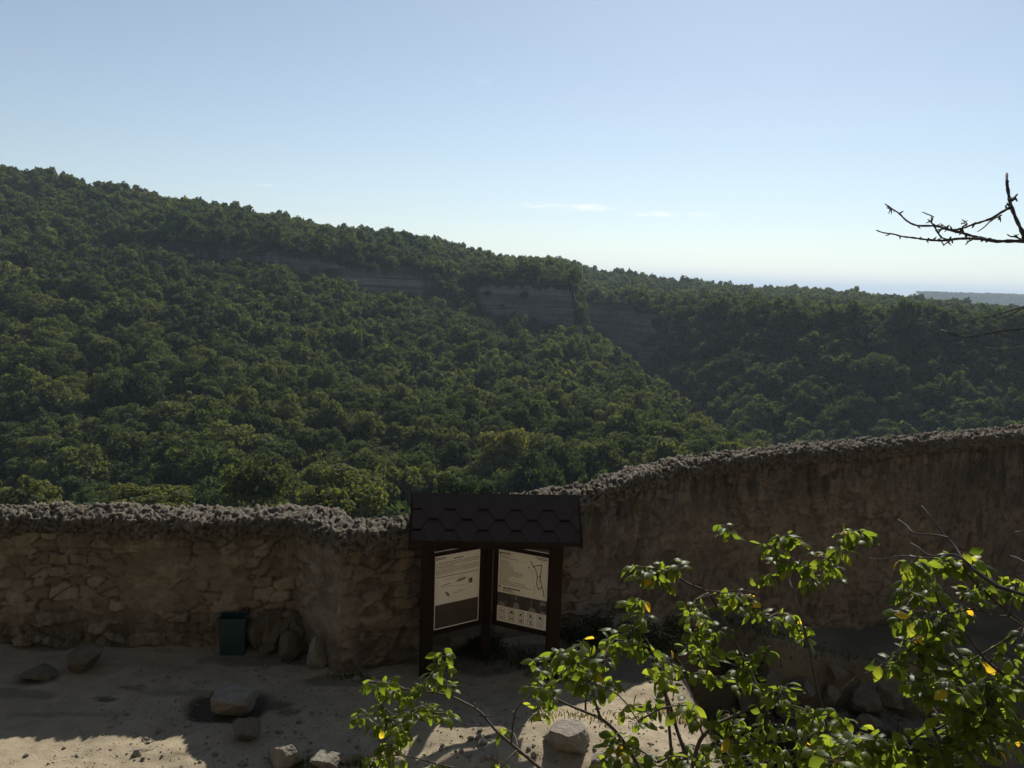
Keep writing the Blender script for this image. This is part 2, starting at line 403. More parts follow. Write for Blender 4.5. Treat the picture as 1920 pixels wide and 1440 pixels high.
# ------------------------------------------------------------------ the stone wall
def build_wall():
    root = empty('stone_wall', (float(WF[5, 0]), float(WF[5, 1]), 0))
    tag(root, 'long rough limestone parapet wall with pitted mortar coping, running behind the roofed notice stand', 'wall')
    off = np.array(root.location)
    seg = np.hypot(*np.diff(WF, axis=0).T); sc = np.concatenate([[0], np.cumsum(seg)])
    s_corner = sc[7] + .5 * (sc[8] - sc[7])
    def sample(s):
        f = np.stack([np.interp(s, sc, WF[:, k]) for k in (0, 1)], -1)
        b = np.stack([np.interp(s, sc, WB[:, k]) for k in (0, 1)], -1)
        t = np.stack([np.interp(s + .06, sc, WF[:, k]) - np.interp(s - .06, sc, WF[:, k]) for k in (0, 1)], -1)
        t /= np.linalg.norm(t, axis=1)[:, None] + 1e-9
        return f, b, np.stack([t[:, 1], -t[:, 0]], -1), np.interp(s, sc, WT)
    # visible faces
    for name, s0, s1, ds, nz, mat, kind in (('masonry', 0, s_corner, .022, 92, M_BLOCK, 0), ('masonry', s_corner, sc[-1], .024, 150, M_RENDER, 1)):
        s = np.linspace(s0, s1, int((s1 - s0) / ds)); f, b, nrm, zt = sample(s)
        zb = gz(f[:, 0], f[:, 1] - .05, False) - .35
        v = np.linspace(0, 1, nz)
        Z = zb[:, None] + (zt - .20 - zb)[:, None] * v[None, :]
        SS = np.repeat(s[:, None], nz, 1)
        wob = .05 * fbm(SS * 1.7, Z * 1.7, 3, 3, 5)
        rowh = .15
        yy_ = (Z + wob) / rowh
        f1, f2, cid = voro2((SS + wob) / (.215 + .06 * kind) + .4 * np.sin(np.floor(yy_) * 2.4), yy_ + .25 * fbm(SS * 2.3, Z * 2.3, 6, 2, 61), 4 + kind, .86, 3.0)
        edge = f2 - f1
        joint = (1 - S((edge - .015) / .10)) * S((fbm(SS * 3, Z * 3, 5, 3, 44) + .55) / .5)
        rough = fbm(SS * 6, Z * 6, 1, 5, 12)
        if kind == 0:
            keep = S((fbm(SS * .8, Z * .9, 2, 3, 33) + .55) / .5)          # stretches where mortar covers the blocks
            top_course = S((Z - (zt - .42)[:, None]) / .05)
            disp = keep * (-.035 * joint + .05 * (cid - .5)) + .022 * rough + .03 * top_course + .02 * fbm(SS * 13, Z * 13, 1, 4, 13)
            low = S((.75 - (Z - (zb + .35)[:, None])) / .12)             # thicker foot of the wall
            disp = disp + .035 * low
            jo = keep * joint
        else:
            keep = S((fbm(SS * .6, Z * .8, 7, 4, 41) + .14) / .42)
            keep = np.maximum(keep, S((Z - (zt - .75)[:, None]) / .3) * .8)
            keep = np.maximum(keep, 1 - S((SS - s_corner - .9) / .6))
            disp = keep * (-.03 * joint + .05 * (cid - .5)) + .045 * fbm(SS * 2.2, Z * 2.2, 8, 5, 18) + .02 * rough
            pit = S((fbm(SS * 4.5, Z * 3.2, 6, 4, 47) - .16) / .10) * S((fbm(SS * .7, Z * .7, 2, 3, 48) + .25) / .3)
            disp = disp - .035 * pit; jo = np.maximum(keep * joint * .9, .85 * pit)
        disp = disp * S(np.abs(SS - s_corner) / .10)
        low_s = (Z - zb[:, None]) / (zt - zb)[:, None]
        stain = S((low_s - .55) / .4) * .9 + .35 * S((fbm(SS * .5, Z * .5, 4, 3, 8) - .05) / .3)
        if kind == 0: stain = stain * .6 + .55 * S((.30 - (low_s - .16)) / .15)
        X = f[:, 0][:, None] + nrm[:, 0][:, None] * disp; Yy = f[:, 1][:, None] + nrm[:, 1][:, None] * disp
        V = np.stack([X, Yy, Z], -1).reshape(-1, 3) - off
        me = mesh_np(name, V, grid_faces(len(s), nz), {'stone': np.where(kind == 0, cid, cid * keep).ravel(), 'joint': np.clip(jo, 0, 1).ravel(), 'stain': np.clip(stain, 0, 1).ravel()})
        o = link(name, me, mat, root, True)
        o['label'] = 'coursed pale block masonry of the stretch beside the teal bin' if kind == 0 else 'brown rubble and worn render of the stretch behind the fruit tree'
    # rear face
    s = np.linspace(0, sc[-1], 160); f, b, nrm, zt = sample(s); nz = 14
    zb = gz(b[:, 0], b[:, 1] + .5, False) - 2.5
    Z = zb[:, None] + (zt - .2 - zb)[:, None] * np.linspace(0, 1, nz)[None, :]
    V = np.stack([np.repeat(b[:, 0][:, None], nz, 1), np.repeat(b[:, 1][:, None], nz, 1), Z], -1).reshape(-1, 3) - off
    o1 = np.ones(len(V)) * .4
    link('rear_face', mesh_np('rear_face', V, grid_faces(len(s), nz)[:, ::-1], {'stone': o1, 'joint': o1 * 0, 'stain': o1 * .5}), M_RENDER, root, True)
    # coping: a lumpy band over the top
    s = np.arange(0, sc[-1], .016); f, b, nrm, zt = sample(s)
    acr = b - f; T = np.linalg.norm(acr, axis=1); acr /= T[:, None]
    prof = np.array([(0.02, -.27), (-.03, -.262), (-.065, -.23), (-.075, -.16), (-.065, -.09), (-.03, -.03), (.05, .005), (.16, .022), (.5, .03)])
    back = np.array([(.84, .022), (.95, .0), (1.03, -.05), (1.07, -.14), (1.05, -.24), (1.0, -.27)])
    fr = prof.copy()
    # first the front half in metres, then the rear in fractions of the thickness
    k1 = np.linspace(0, 1, 26); d = np.concatenate([[0], np.cumsum(np.hypot(*np.diff(fr[:8], axis=0).T))]); d /= d[-1]
    offm = np.interp(k1, d, fr[:8, 0]); hm = np.interp(k1, d, fr[:8, 1])
    OFF = np.repeat(offm[None, :], len(s), 0); H = np.repeat(hm[None, :], len(s), 0)
    k2 = np.linspace(0, 1, 35)[1:]
    rear_off = np.interp(k2, [0, .55, .68, .78, .86, .94, 1.0], [0., .80, .93, 1.02, 1.06, 1.05, 1.0]); rear_h = np.interp(k2, [0, .3, .55, .68, .78, .86, .94, 1.0], [.022, .035, .02, .0, -.06, -.14, -.24, -.27])
    OFF = np.concatenate([OFF, .16 + rear_off[None, :] * (T[:, None] - .16)], 1); H = np.concatenate([H, np.repeat(rear_h[None, :], len(s), 0)], 1)
    np_ = OFF.shape[1]
    X = f[:, 0][:, None] + acr[:, 0][:, None] * OFF; Yy = f[:, 1][:, None] + acr[:, 1][:, None] * OFF; Z = zt[:, None] + H
    # outward normals of the profile
    dO = np.gradient(OFF, axis=1); dH = np.gradient(H, axis=1); ln = np.hypot(dO, dH) + 1e-6
    nO, nH = -dH / ln, dO / ln
    sgn = np.sign(nH[:, 30])[:, None]; nO, nH = nO * sgn, nH * sgn
    cs = .068
    w_ = .03 * fbm(X * 14, Yy * 14, Z * 14, 3, 71)
    f1, f2, cid = voro3((X + w_) / cs, (Yy + w_) / (cs * 1.3), (Z - w_) / (cs * .75), 3)
    g1, g2, gid = voro3((X + w_) / .034, Yy / .05, (Z + w_) / .03, 8)
    lump = S((f2 - f1) / .3)
    rid = 1 - 2 * np.abs(fbm(X * 9, Yy * 9, Z * 13, 4, 4)); rid2 = 1 - 2 * np.abs(fbm(X * 24, Yy * 24, Z * 30, 3, 15))
    disp = .010 * (lump - .6) + .042 * (cid - .5) + .032 * (gid - .5) + .018 * rid + .024 * rid2 + .035 * fbm(X * 2.4, Yy * 2.4, Z * 2.4, 3, 24) - .02
    h1, h2, hid = voro3((X + 2 * w_) / .21, (Yy + 2 * w_) / .21, (Z + w_) / .12, 29)
    disp = disp + .032 * (hid - .5) - .02 * (1 - S((h2 - h1) / .25))
    cavity = np.clip(.35 * (1 - S((h2 - h1) / .2)) + .6 * (1 - lump) + 1.0 * (.40 - rid2) + .5 * (.35 - gid), 0, 1)
    disp = disp * np.concatenate([[0.2], np.ones(np_ - 2), [0.2]])[None, :]
    X = X + acr[:, 0][:, None] * nO * disp; Yy = Yy + acr[:, 1][:, None] * nO * disp; Z = Z + nH * disp + (.028 * fbm(s * 1.1, 0, 0, 3, 66))[:, None]
    V = np.stack([X, Yy, Z], -1).reshape(-1, 3) - off
    link('coping', mesh_np('coping', V, grid_faces(len(s), np_), {'stone': (.4 * cid + .3 * gid + .3 * hid).ravel(), 'joint': cavity.ravel() * .8}), M_COPE, root)
build_wall()

# ------------------------------------------------------------------ hills beyond the wall
CAN = 4.6                           # canopy height over the terrain
# per column: k1..k6 canopy (py, Y) up to the near hill's crest, then the gorge and the far rim
COLS = {
 -700: [(1000, 90), (880, 120), (680, 185), (470, 285), (440, 291), (200, 400)],
 -300: [(980, 90), (840, 124), (640, 190), (440, 288), (415, 294), (258, 385)],
 0: [(970, 90), (820, 125), (620, 190), (430, 285), (415, 291), (306, 370)],
 250: [(970, 90), (820, 125), (630, 195), (455, 300), (437, 306), (354, 385)],
 350: [(970, 90), (820, 125), (640, 198), (470, 300), (441, 306), (373, 390)],
 500: [(970, 90), (830, 125), (660, 205), (494, 305), (455, 311), (400, 400)],
 650: [(970, 90), (830, 125), (680, 215), (528, 315), (484, 321), (427, 420)],
 780: [(965, 90), (830, 128), (690, 225), (548, 330), (496, 336), (445, 450)],
 850: [(960, 90), (830, 130), (690, 228), (548, 335), (522, 350), (458, 480)],
 930: [(955, 92), (830, 132), (700, 225), (590, 330), (518, 336), (487, 450)],
 1068: [(945, 95), (830, 135), (725, 205), (625, 315), (524, 322), (498, 430)],
 1100: [(940, 95), (832, 135), (733, 205), (660, 280), (636, 310), (618, 335)],
 1200: [(920, 100), (840, 130), (775, 170), (735, 215), (716, 245), (700, 275)],
 1300: [(895, 105), (855, 125), (825, 150), (803, 175), (790, 195), (777, 215)],
 1420: [(872, 115), (862, 125), (853, 135), (847, 145), (843, 155), (840, 165)],
 1600: [(925, 110), (920, 125), (915, 135), (910, 145), (905, 155), (900, 165)],
 1750: [(935, 105), (930, 120), (925, 130), (920, 140), (915, 150), (910, 160)],
 1920: [(945, 100), (940, 115), (935, 125), (930, 135), (925, 145), (920, 150)],
 2600: [(990, 95), (985, 105), (980, 115), (975, 120), (970, 130), (960, 140)]}
FAR = {  # px: k7 (dY after crest, dz), cliff base, cliff top, plateau, skyline
 1100: ((30, -40), (668, 410), (562, 419), (532, 520), (504, 650)),
 1200: ((25, -34), (664, 350), (576, 358), (546, 490), (516, 680)),
 1300: ((20, -26), (642, 315), (590, 323), (556, 450), (528, 700)),
 1420: ((25, -21), (648, 282), (598, 290), (566, 410), (540, 680)),
 1600: ((25, -18), (662, 265), (606, 273), (580, 380), (549, 640)),
 1750: ((25, -16), (686, 250), (612, 258), (592, 345), (564, 560)),
 1920: ((25, -14), (706, 236), (628, 244), (606, 320), (584, 480)),
 2600: ((20, -12), (772, 210), (695, 218), (670, 280), (640, 420))}
def column(px):
    K = [(20., -17.)]
    for (py, Y) in COLS[px]: K.append((Y, at(px, py, Y).z - CAN))
    # cliff base keeps no canopy
    if 250 < px < 1080: K[5] = (K[5][0], K[5][1] + CAN * .6)
    cy, cz = K[-1]
    if px in FAR:
        (dY, dz), a, b, c, e = FAR[px]
        K.append((cy + dY, cz + dz))
        K.append((a[1], at(px, a[0], a[1]).z - 1.5))
        for q in (b, c, e): K.append((q[1], at(px, q[0], q[1]).z - (0.5 if q is b else CAN)))
        K.append((e[1] + 250, K[-1][1] - 30)); K.append((2200., -70.))
    else:
        fl = cz - 1.0
        K += [(cy + 60, fl), (cy + 120, fl - 2), (cy + 135, fl - 3), (cy + 220, fl - 5), (cy + 350, fl - 9), (cy + 650, fl - 50), (2200., -70.)]
    return np.array(K)
PXS = sorted(COLS)
COLK = {px: column(px) for px in PXS}
# skyline behind the cliff head: the 1068 and 930 columns join the far rim gently
for px in (930, 1068):
    K = COLK[px]; e = at(px, 494 if px == 1068 else 485, 620)
    K[7] = (500, K[6][1] + 1.0); K[8] = (540, K[6][1] + 1.5); K[9] = (545, K[6][1] + 1.5); K[10] = (620, e.z - CAN); K[11] = (760, e.z - CAN - 3)
UK = np.array([at(px, 640, 300).x / 300 for px in PXS])
KA = np.stack([COLK[px] for px in PXS])                      # (ncol, nk, 2)
us = np.arange(-.82, .83, .0036); Ys = np.concatenate([np.geomspace(20, 90, 30)[:-1], np.linspace(90, 520, 400), np.geomspace(523, 2200, 90)])
HZ = np.zeros((len(us), len(Ys)))
for i, u in enumerate(us):
    ky = np.array([np.interp(u, UK, KA[:, k, 0]) for k in range(KA.shape[1])]); kz = np.array([np.interp(u, UK, KA[:, k, 1]) for k in range(KA.shape[1])])
    ky[4:6] += 2.6 * float(fbm(u * 55, 3.3, 0, 3, 12)) + 1.2 * float(fbm(u * 260, 1.3, 0, 2, 13)); kz[5] += .9 * float(fbm(u * 70, 9.1, 0, 3, 14))
    ky = np.maximum.accumulate(ky + np.arange(len(ky)) * 1e-3); HZ[i] = np.interp(Ys, ky, kz)
UU, YY = np.meshgrid(us, Ys, indexing='ij'); XX = UU * YY
# soften knots a little along the distance, leave cliffs steep
sl = np.abs(np.gradient(HZ, axis=1) / np.gradient(Ys)[None, :])
sm = HZ.copy()
for _ in range(14): sm[:, 1:-1] = .25 * sm[:, :-2] + .5 * sm[:, 1:-1] + .25 * sm[:, 2:]
wk = S((sl - .7) / .5)
for _ in range(3):
    wk[:, 1:-1] = np.maximum(wk[:, 1:-1], .7 * np.maximum(wk[:, :-2], wk[:, 2:])); wk[1:-1] = .25 * wk[:-2] + .5 * wk[1:-1] + .25 * wk[2:]
HZ = HZ * wk + sm * (1 - wk)
HZ = HZ + (1.6 * fbm(XX / 40, YY / 40, 0, 4, 51) + .5 * fbm(XX / 9, YY / 9, 0, 3, 52)) * S((YY - 40) / 60)
HN = np.gradient(HZ, axis=1) / np.gradient(Ys)[None, :]
def hill_z(x, y):                   # bilinear read-back
    u = x / y; fi = np.clip((u - us[0]) / (us[1] - us[0]), 0, len(us) - 1.001); fj = np.clip(np.interp(y, Ys, np.arange(len(Ys))), 0, len(Ys) - 1.001)
    i = fi.astype(int); j = fj.astype(int); a = fi - i; b = fj - j
    z = HZ[i, j] * (1 - a) * (1 - b) + HZ[i + 1, j] * a * (1 - b) + HZ[i, j + 1] * (1 - a) * b + HZ[i + 1, j + 1] * a * b
    s_ = np.maximum.reduce([np.abs(HN[i, j]), np.abs(HN[i + 1, j]), np.abs(HN[i, j + 1])])
    return z, s_
def mat_hills():
    mt, t = new_mat('hillside earth and limestone cliff'); n = NT(t)
    g = n.n('ShaderNodeNewGeometry'); sp = n.n('ShaderNodeSeparateXYZ'); n.l(g.outputs['Normal'], sp.inputs[0])
    rockm = n.ramp(sp.outputs[2], [(.42, 1.), (.56, 0.)])
    mp = n.n('ShaderNodeMapping'); mp.inputs['Scale'].default_value = (.02, .02, .55); n.l(n.obj(), mp.inputs[0])
    strata = n.noise(1.0, 5, .6, mp.outputs[0], .6); b = n.noise(.25, 6, .7)
    rock = n.mix(n.ramp(strata, [(.40, 0.), (.60, 1.)]), (.07, .064, .057), (.175, .157, .135))
    rock = n.mix(n.ramp(b, [(.45, 0.), (.7, .6)]), rock, (.06, .055, .047))
    earth = n.mix(n.noise(.06, 5), (.014, .018, .010), (.026, .028, .014))
    n.out(n.principled(n.mix(rockm, earth, rock), 1.0, n.bump(strata, .8, 1.2), .0)); return mt
me = mesh_np('hills', np.stack([XX, YY, HZ], -1).reshape(-1, 3), grid_faces(len(us), len(Ys))[:, ::-1])
tag(link('hills', me, mat_hills()), kind='structure')

# the plain out to the horizon
def mat_plain():
    mt, t = new_mat('far plain'); n = NT(t)
    v = n.n('ShaderNodeTexVoronoi'); v.inputs['Scale'].default_value = .0012; n.l(n.obj(), v.inputs['Vector'])
    c = n.mix(n.ramp(v.outputs['Color'], [(.2, 0.), (.8, 1.)]), (.08, .085, .045), (.19, .17, .10))
    n.out(n.principled(n.mix(n.ramp(n.noise(.003, 6), [(.45, 0.), (.6, .8)]), c, (.04, .055, .03)), .95)); return mt
rr = np.concatenate([[5.], np.geomspace(400, 38000, 24)]); th = np.linspace(0, 2 * math.pi, 97)
RR, TT = np.meshgrid(rr, th, indexing='ij')
PZ = -72 + 8 * fbm(RR * np.cos(TT) / 900, RR * np.sin(TT) / 900, 0, 3, 5) * S((RR - 300) / 900)
tag(link('plain', mesh_np('plain', np.stack([RR * np.sin(TT), RR * np.cos(TT), PZ], -1).reshape(-1, 3), grid_faces(len(rr), len(th))), mat_plain(), smooth=True), kind='structure')

# ------------------------------------------------------------------ trees
def crown(seed, n_leaf, size, rx=3.3, rz=2.7, lobes=20):
    """quads of leaf sprays spread over a heap of lobes; returns V (4n,3), tint (4n)"""
    g = np.random.default_rng(seed)
    th = g.uniform(0, 2 * np.pi, lobes); ct = g.uniform(-.35, 1, lobes); st = np.sqrt(1 - ct ** 2)
    rad = g.uniform(.42, 1.0, lobes)
    C = np.stack([st * np.cos(th) * rx * rad, st * np.sin(th) * rx * rad, rz * (1.0 + ct * rad)], -1); C[0] = (0, 0, rz * 1.2)
    lr = g.uniform(.17, .38, lobes) * rx; lr[0] = .55 * rx; lt = g.uniform(0, 1, lobes)
    k = g.choice(lobes, n_leaf, p=lr ** 2 / (lr ** 2).sum())
    d = g.normal(size=(n_leaf, 3)); d[:, 2] += .25; d /= np.linalg.norm(d, axis=1)[:, None]
    rad2 = lr[k] * (1 - .35 * g.random(n_leaf) ** 1.6) * g.choice([1.0, 1.18], n_leaf, p=[.85, .15])
    P = C[k] + d * rad2[:, None] * np.array([1, 1, .82])
    nn = d * .75 + g.normal(size=(n_leaf, 3)) * .55 + np.array([0, 0, .25]); nn /= np.linalg.norm(nn, axis=1)[:, None]
    a = np.cross(nn, g.normal(size=(n_leaf, 3))); a /= np.linalg.norm(a, axis=1)[:, None]; b = np.cross(nn, a)
    sz = size * g.uniform(.55, 1.25, n_leaf); ar = g.uniform(.45, .85, n_leaf)
    q = np.array([(-1, 0), (-.1, -1), (1, .1), (.15, 1)])
    V = P[:, None, :] + (a * sz[:, None])[:, None, :] * q[None, :, 0:1] + (b * (sz * ar)[:, None])[:, None, :] * q[None, :, 1:2]
    V = V + nn[:, None, :] * (g.normal(size=(n_leaf, 4, 1)) * .18 * sz[:, None, None])
    tint = np.clip(.30 * lt[k] + .45 * g.random(n_leaf) + .1, 0, 1)
    return V.reshape(-1, 3), np.repeat(tint, 4)
def quads(n): return np.arange(4 * n).reshape(-1, 4)
def trunk_mesh(seed):
    g = random.Random(seed); mb = MB()
    mb.tube([(0, 0, -1.2), (.05, 0, 1.0), (g.uniform(-.3, .3), g.uniform(-.3, .3), 2.6), (g.uniform(-.5, .5), g.uniform(-.5, .5), 4.3)], [.24, .19, .13, .04], 7)
    for k in range(5):
        a = k * 1.3 + g.random(); r = g.uniform(1.5, 2.3); z = g.uniform(1.0, 2.2)
        mb.tube([(.03, 0, z), (math.cos(a) * r * .5, math.sin(a) * r * .5, z + .7), (math.cos(a) * r, math.sin(a) * r, z + 1.7)], [.10, .06, .02], 5)
    return mb

NEAR_T, MID_T, FAR_T = [], [], []
for sd_ in range(7):
    V, ti = crown(100 + sd_, 4200, .22, 3.2 + .15 * (sd_ % 3), 2.5 + .2 * (sd_ % 2), 20 + 2 * sd_); NEAR_T.append((V, ti))
    V, ti = crown(200 + sd_, 900, .40, 3.3, 2.6, 16 + sd_); MID_T.append((V, ti))
    V, ti = crown(300 + sd_, 280, .72, 3.4, 2.6, 9 + sd_ % 3); FAR_T.append((V, ti))

# scatter: jittered lattice over the whole visible hillside
def scatter(y0, y1, sp0):
    pts = []
    y = y0
    while y < y1:
        sp = sp0 if y < 460 else sp0 * (1 + (y - 460) / 900)
        x = -.74 * y - RNG.random() * sp
        while x < .78 * y:
            pts.append((x + RNG.uniform(-.45, .45) * sp, y + RNG.uniform(-.45, .45) * sp)); x += sp
        y += sp * .86
    return np.array(pts)
PT = scatter(48, 1000, 4.9)
_g = scatter(178, 430, 4.6); _g = _g[(_g[:, 0] / _g[:, 1] > np.interp(_g[:, 1], [178, 215, 275, 340, 430], [.34, .24, .17, .10, .09]))]
_gz, _gs = hill_z(_g[:, 0], _g[:, 1]); PT = np.concatenate([PT, _g[(_gs > .45) & (_gs < 2.6)]])
_ex = [(at(px, 600, Y).x, Y) for px, Y in ((1074, 316), (1082, 319), (1091, 322), (1098, 326), (1078, 326), (1088, 330), (1096, 335), (1080, 336), (1090, 342), (1070, 313), (1086, 314), (1102, 318))]
PT = np.concatenate([PT, np.array(_ex)])
pz, psl = hill_z(PT[:, 0], PT[:, 1])
dens = fbm(PT[:, 0] / 22, PT[:, 1] / 22, 0, 3, 91)
keep = (psl < np.where((PT[:, 1] > 175) & (PT[:, 0] > .085 * PT[:, 1]) & ~((PT[:, 0] < 30) & (PT[:, 1] < 345)), 2.4, np.where(RNG.random(len(PT)) < .5, 3.5, .95))) & (RNG.random(len(PT)) < np.where(dens < -.38, .8, .97))
PT, pz, dens, psl = PT[keep], pz[keep], dens[keep], psl[keep]
# leave out what the eye can never reach: sight line to the tree top blocked by terrain
def hidden(x, y, z, eye=(0, 0, 4.8), margin=2.0):
    h = np.zeros(len(x), bool)
    for t in np.linspace(.15, .97, 70):
        yy_ = y * t; ok = yy_ > 60
        tz, _ = hill_z(x * t, np.maximum(yy_, 21)); zl = eye[2] + (z - eye[2]) * t
        h |= ok & (tz > zl + margin)
    return h
scl = (.58 + .72 * RNG.random(len(PT)) ** 1.4) * (1 + .25 * dens) * np.where((psl > .95) & (PT[:, 0] < .1 * PT[:, 1]), .55, 1.0)
vis = ~hidden(PT[:, 0], PT[:, 1], pz + 7.0 * scl)
# nor what stays below the parapet's top
pyv = []
for (x, y), z, s_ in zip(PT, pz, scl):
    v = Vector((x, y, z + 5.5 * s_)) - EYE; zc = v.dot(_f)
    pyv.append((960 + F_PX * v.dot(_r) / zc, 720 - F_PX * v.dot(_u) / zc, s_ * 6.5 / zc))
pyv = np.array(pyv)
top_line = np.interp(pyv[:, 0], [0, 500, 617, 668, 770, 960, 1090, 1200, 1300, 1415, 1658, 1920], [945, 945, 946, 971, 963, 922, 905, 869, 851, 837, 819, 796])
vis &= pyv[:, 1] < top_line + 60
PT, pz, scl, dens, pyv, top_line = PT[vis], pz[vis], scl[vis], dens[vis], pyv[vis], top_line[vis]
shows = (pyv[:, 1] < top_line - 6) & (pyv[:, 0] > -20) & (pyv[:, 0] < 1940)
order = np.argsort(-(pyv[:, 2] * shows))
near_ids = order[:292]; is_near = np.zeros(len(PT), bool); is_near[near_ids] = True
print('trees', len(PT), 'near to Y', PT[near_ids, 1].max())
NEAR_MESH = []
for k, (V, ti) in enumerate(NEAR_T):
    cm = mesh_np('crown', V, quads(len(V) // 4), {'tint': ti}); cm.materials.append(M_CROWN)
    mb = trunk_mesh(k); tm = bpy.data.meshes.new('trunk'); tm.from_pydata(mb.v, [], mb.f); tm.materials.append(M_TRUNK)
    NEAR_MESH.append((cm, tm))
V, ti = NEAR_T[4]
cm = mesh_np('crown', V, quads(len(V) // 4), {'tint': np.clip(ti * .4 + 1.0, 0, 1.4)}); cm.materials.append(M_CROWN); NEAR_MESH.append((cm, NEAR_MESH[4][1]))   # a paler kind
def tree(x, y, z, s_, k, label, group=None, sq=(1, 1, 1)):
    r_ = empty('deciduous_tree', (x, y, z), RNG.uniform(0, 6.28)); r_.scale = (s_ * sq[0], s_ * sq[1], s_ * sq[2])
    tag(r_, label, 'tree', group)
    for nm, dm in zip(('crown', 'trunk'), NEAR_MESH[k]):
        c = bpy.data.objects.new(nm, dm); COL.objects.link(c); c.parent = r_
    return r_
G_TREE = 'trees of the near wooded slope'
for i in near_ids:
    tree(PT[i, 0], PT[i, 1], pz[i], scl[i], int(RNG.integers(7)), 'rounded green tree among the many on the lower slope beyond the parapet', G_TREE, (RNG.uniform(.88, 1.15), RNG.uniform(.88, 1.15), RNG.uniform(.8, 1.35)))
# a few that stand out just over the parapet
def special(px, py, Y, s_, k, label, sq=(1, 1, 1)):
    p = at(px, py, Y); tree(p.x, p.y, p.z - 5.4 * s_ * sq[2], s_, k, label, None, sq)
special(478, 850, 66, .78, 2, 'big rounded dark green tree topping the gap at the right end of the block wall', (1, 1, 1.25))
special(285, 908, 58, .66, 7, 'bright yellow green bush just above the block wall coping', (1.5, 1, .8))
special(655, 888, 58, .95, 5, 'broad light green tree above the wall dip beside the notice stand roof', (1.15, 1, 1))
special(870, 892, 62, .62, 1, 'small grey green bush behind the ridge of the notice stand roof', (1.2, 1, 1))
special(60, 900, 64, .8, 3, 'dark green spreading tree over the far end of the block wall', (1.2, 1, 1))
special(945, 800, 118, 1.2, 7, 'tall pale crowned tree standing proud of the slope above the notice stand')

# the rest, one mass
def mass(name, idx, templates, label):
    Vs, Ts = [], []
    kk = RNG.integers(len(templates), size=len(idx)); rot = RNG.uniform(0, 6.28, len(idx)); tr = np.clip(.5 * RNG.random(len(idx)) + .5 * (.5 + .9 * fbm(PT[idx, 0] / 30, PT[idx, 1] / 45, 0, 3, 77)) + .25 * (RNG.random(len(idx)) < .06), 0, 1)
    for k in range(len(templates)):
        ii = np.where(kk == k)[0]
        if not len(ii): continue
        V, ti = templates[k]; c, s_ = np.cos(rot[ii]), np.sin(rot[ii]); sc_ = scl[idx[ii]] * np.where(PT[idx[ii], 1] > 460, 1 + (PT[idx[ii], 1] - 460) / 1100, 1)
        sz = sc_ * RNG.uniform(.75, 1.4, len(ii))
        X = (V[None, :, 0] * c[:, None] - V[None, :, 1] * s_[:, None]) * sc_[:, None] + PT[idx[ii], 0][:, None]
        Y = (V[None, :, 0] * s_[:, None] + V[None, :, 1] * c[:, None]) * sc_[:, None] + PT[idx[ii], 1][:, None]
        Z = V[None, :, 2] * sz[:, None] + (pz[idx[ii]] - .6)[:, None]
        Vs.append(np.stack([X, Y, Z], -1).reshape(-1, 3)); Ts.append((ti[None, :] * .5 + tr[ii][:, None] * .5).ravel())
    return np.concatenate(Vs), np.concatenate(Ts)
M_CROWN2 = leaf_mat('woodland foliage in mass', [(0., (.013, .024, .016)), (.34, (.034, .051, .027)), (.62, (.067, .086, .041)), (.86, (.116, .120, .052)), (1., (.18, .145, .060))], .31, 1.85, .8, .04, False)
rest = np.where(~is_near)[0]
mid = rest[PT[rest, 1] < 380]; far = rest[PT[rest, 1] >= 380]
V1, t1 = mass('forest', mid, MID_T, ''); V2, t2 = mass('forest', far, FAR_T, '')
print('forest quads', len(V1) // 4, len(V2) // 4)
_pt, _pz, _sc = PT, pz, scl
PT = scatter(56, 290, 4.6); pz, _us = hill_z(PT[:, 0], PT[:, 1]); _k = (_us < .95); PT, pz = PT[_k], pz[_k]; scl = RNG.uniform(.26, .5, len(PT))
_k = ~hidden(PT[:, 0], PT[:, 1], pz + 4.0); PT, pz, scl = PT[_k], pz[_k], scl[_k]
V3, t3 = mass('forest', np.arange(len(PT)), FAR_T, ''); PT, pz, scl = _pt, _pz, _sc
print('undergrowth', len(V3) // 4)
Vf = np.concatenate([V1, V2, V3]); tf = np.concatenate([t1, t2, t3])
tag(link('forest', mesh_np('forest', Vf, quads(len(Vf) // 4), {'tint': tf}), M_CROWN2), 'dense green deciduous woodland covering the upper slope, the gorge and the plateau rim', 'woodland', None, 'stuff')

# the wooded table hill far off on the right
fu = np.linspace(0, 1, 120); fd = np.linspace(0, 1, 24)
pts = []
for a in fu:
    px = 1702 + a * 1500; top = 547 + a * 42 + (14 if a < .004 else 0)
    for b in fd:
        Y = 2250 + b * 700; base = -72
        e = at(px, top, 2600).z - 7
        prof_ = S(b / .45) * S(a / .012 + .05)
        pts.append((at(px, 560, Y).x, Y, base + (e - base) * prof_))
FH = np.array(pts)
tag(link('far_hill', mesh_np('far_hill', FH, grid_faces(120, 24)), bpy.data.materials['hillside earth and limestone cliff'], smooth=True), kind='structure')
cV, cT = [], []
lowpoly = [crown(400 + k, 46, 3.2, 7.5, 4.6, 6) for k in range(5)]
gsel = RNG.integers(0, len(FH), 5200)
for q in gsel:
    V, ti = lowpoly[int(RNG.integers(5))]
    cV.append(V * RNG.uniform(.8, 1.25) + FH[q] + np.array([RNG.uniform(-8, 8), RNG.uniform(-14, 14), -2.0])); cT.append(np.clip(ti * .6 + RNG.random() * .3, 0, 1))
cV = np.concatenate(cV); cT = np.concatenate(cT)
tag(link('distant_wood', mesh_np('distant_wood', cV, quads(len(cV) // 4), {'tint': cT}), M_CROWN2), 'blue hazy wood on the flat topped hill at the horizon', 'woodland', None, 'stuff')

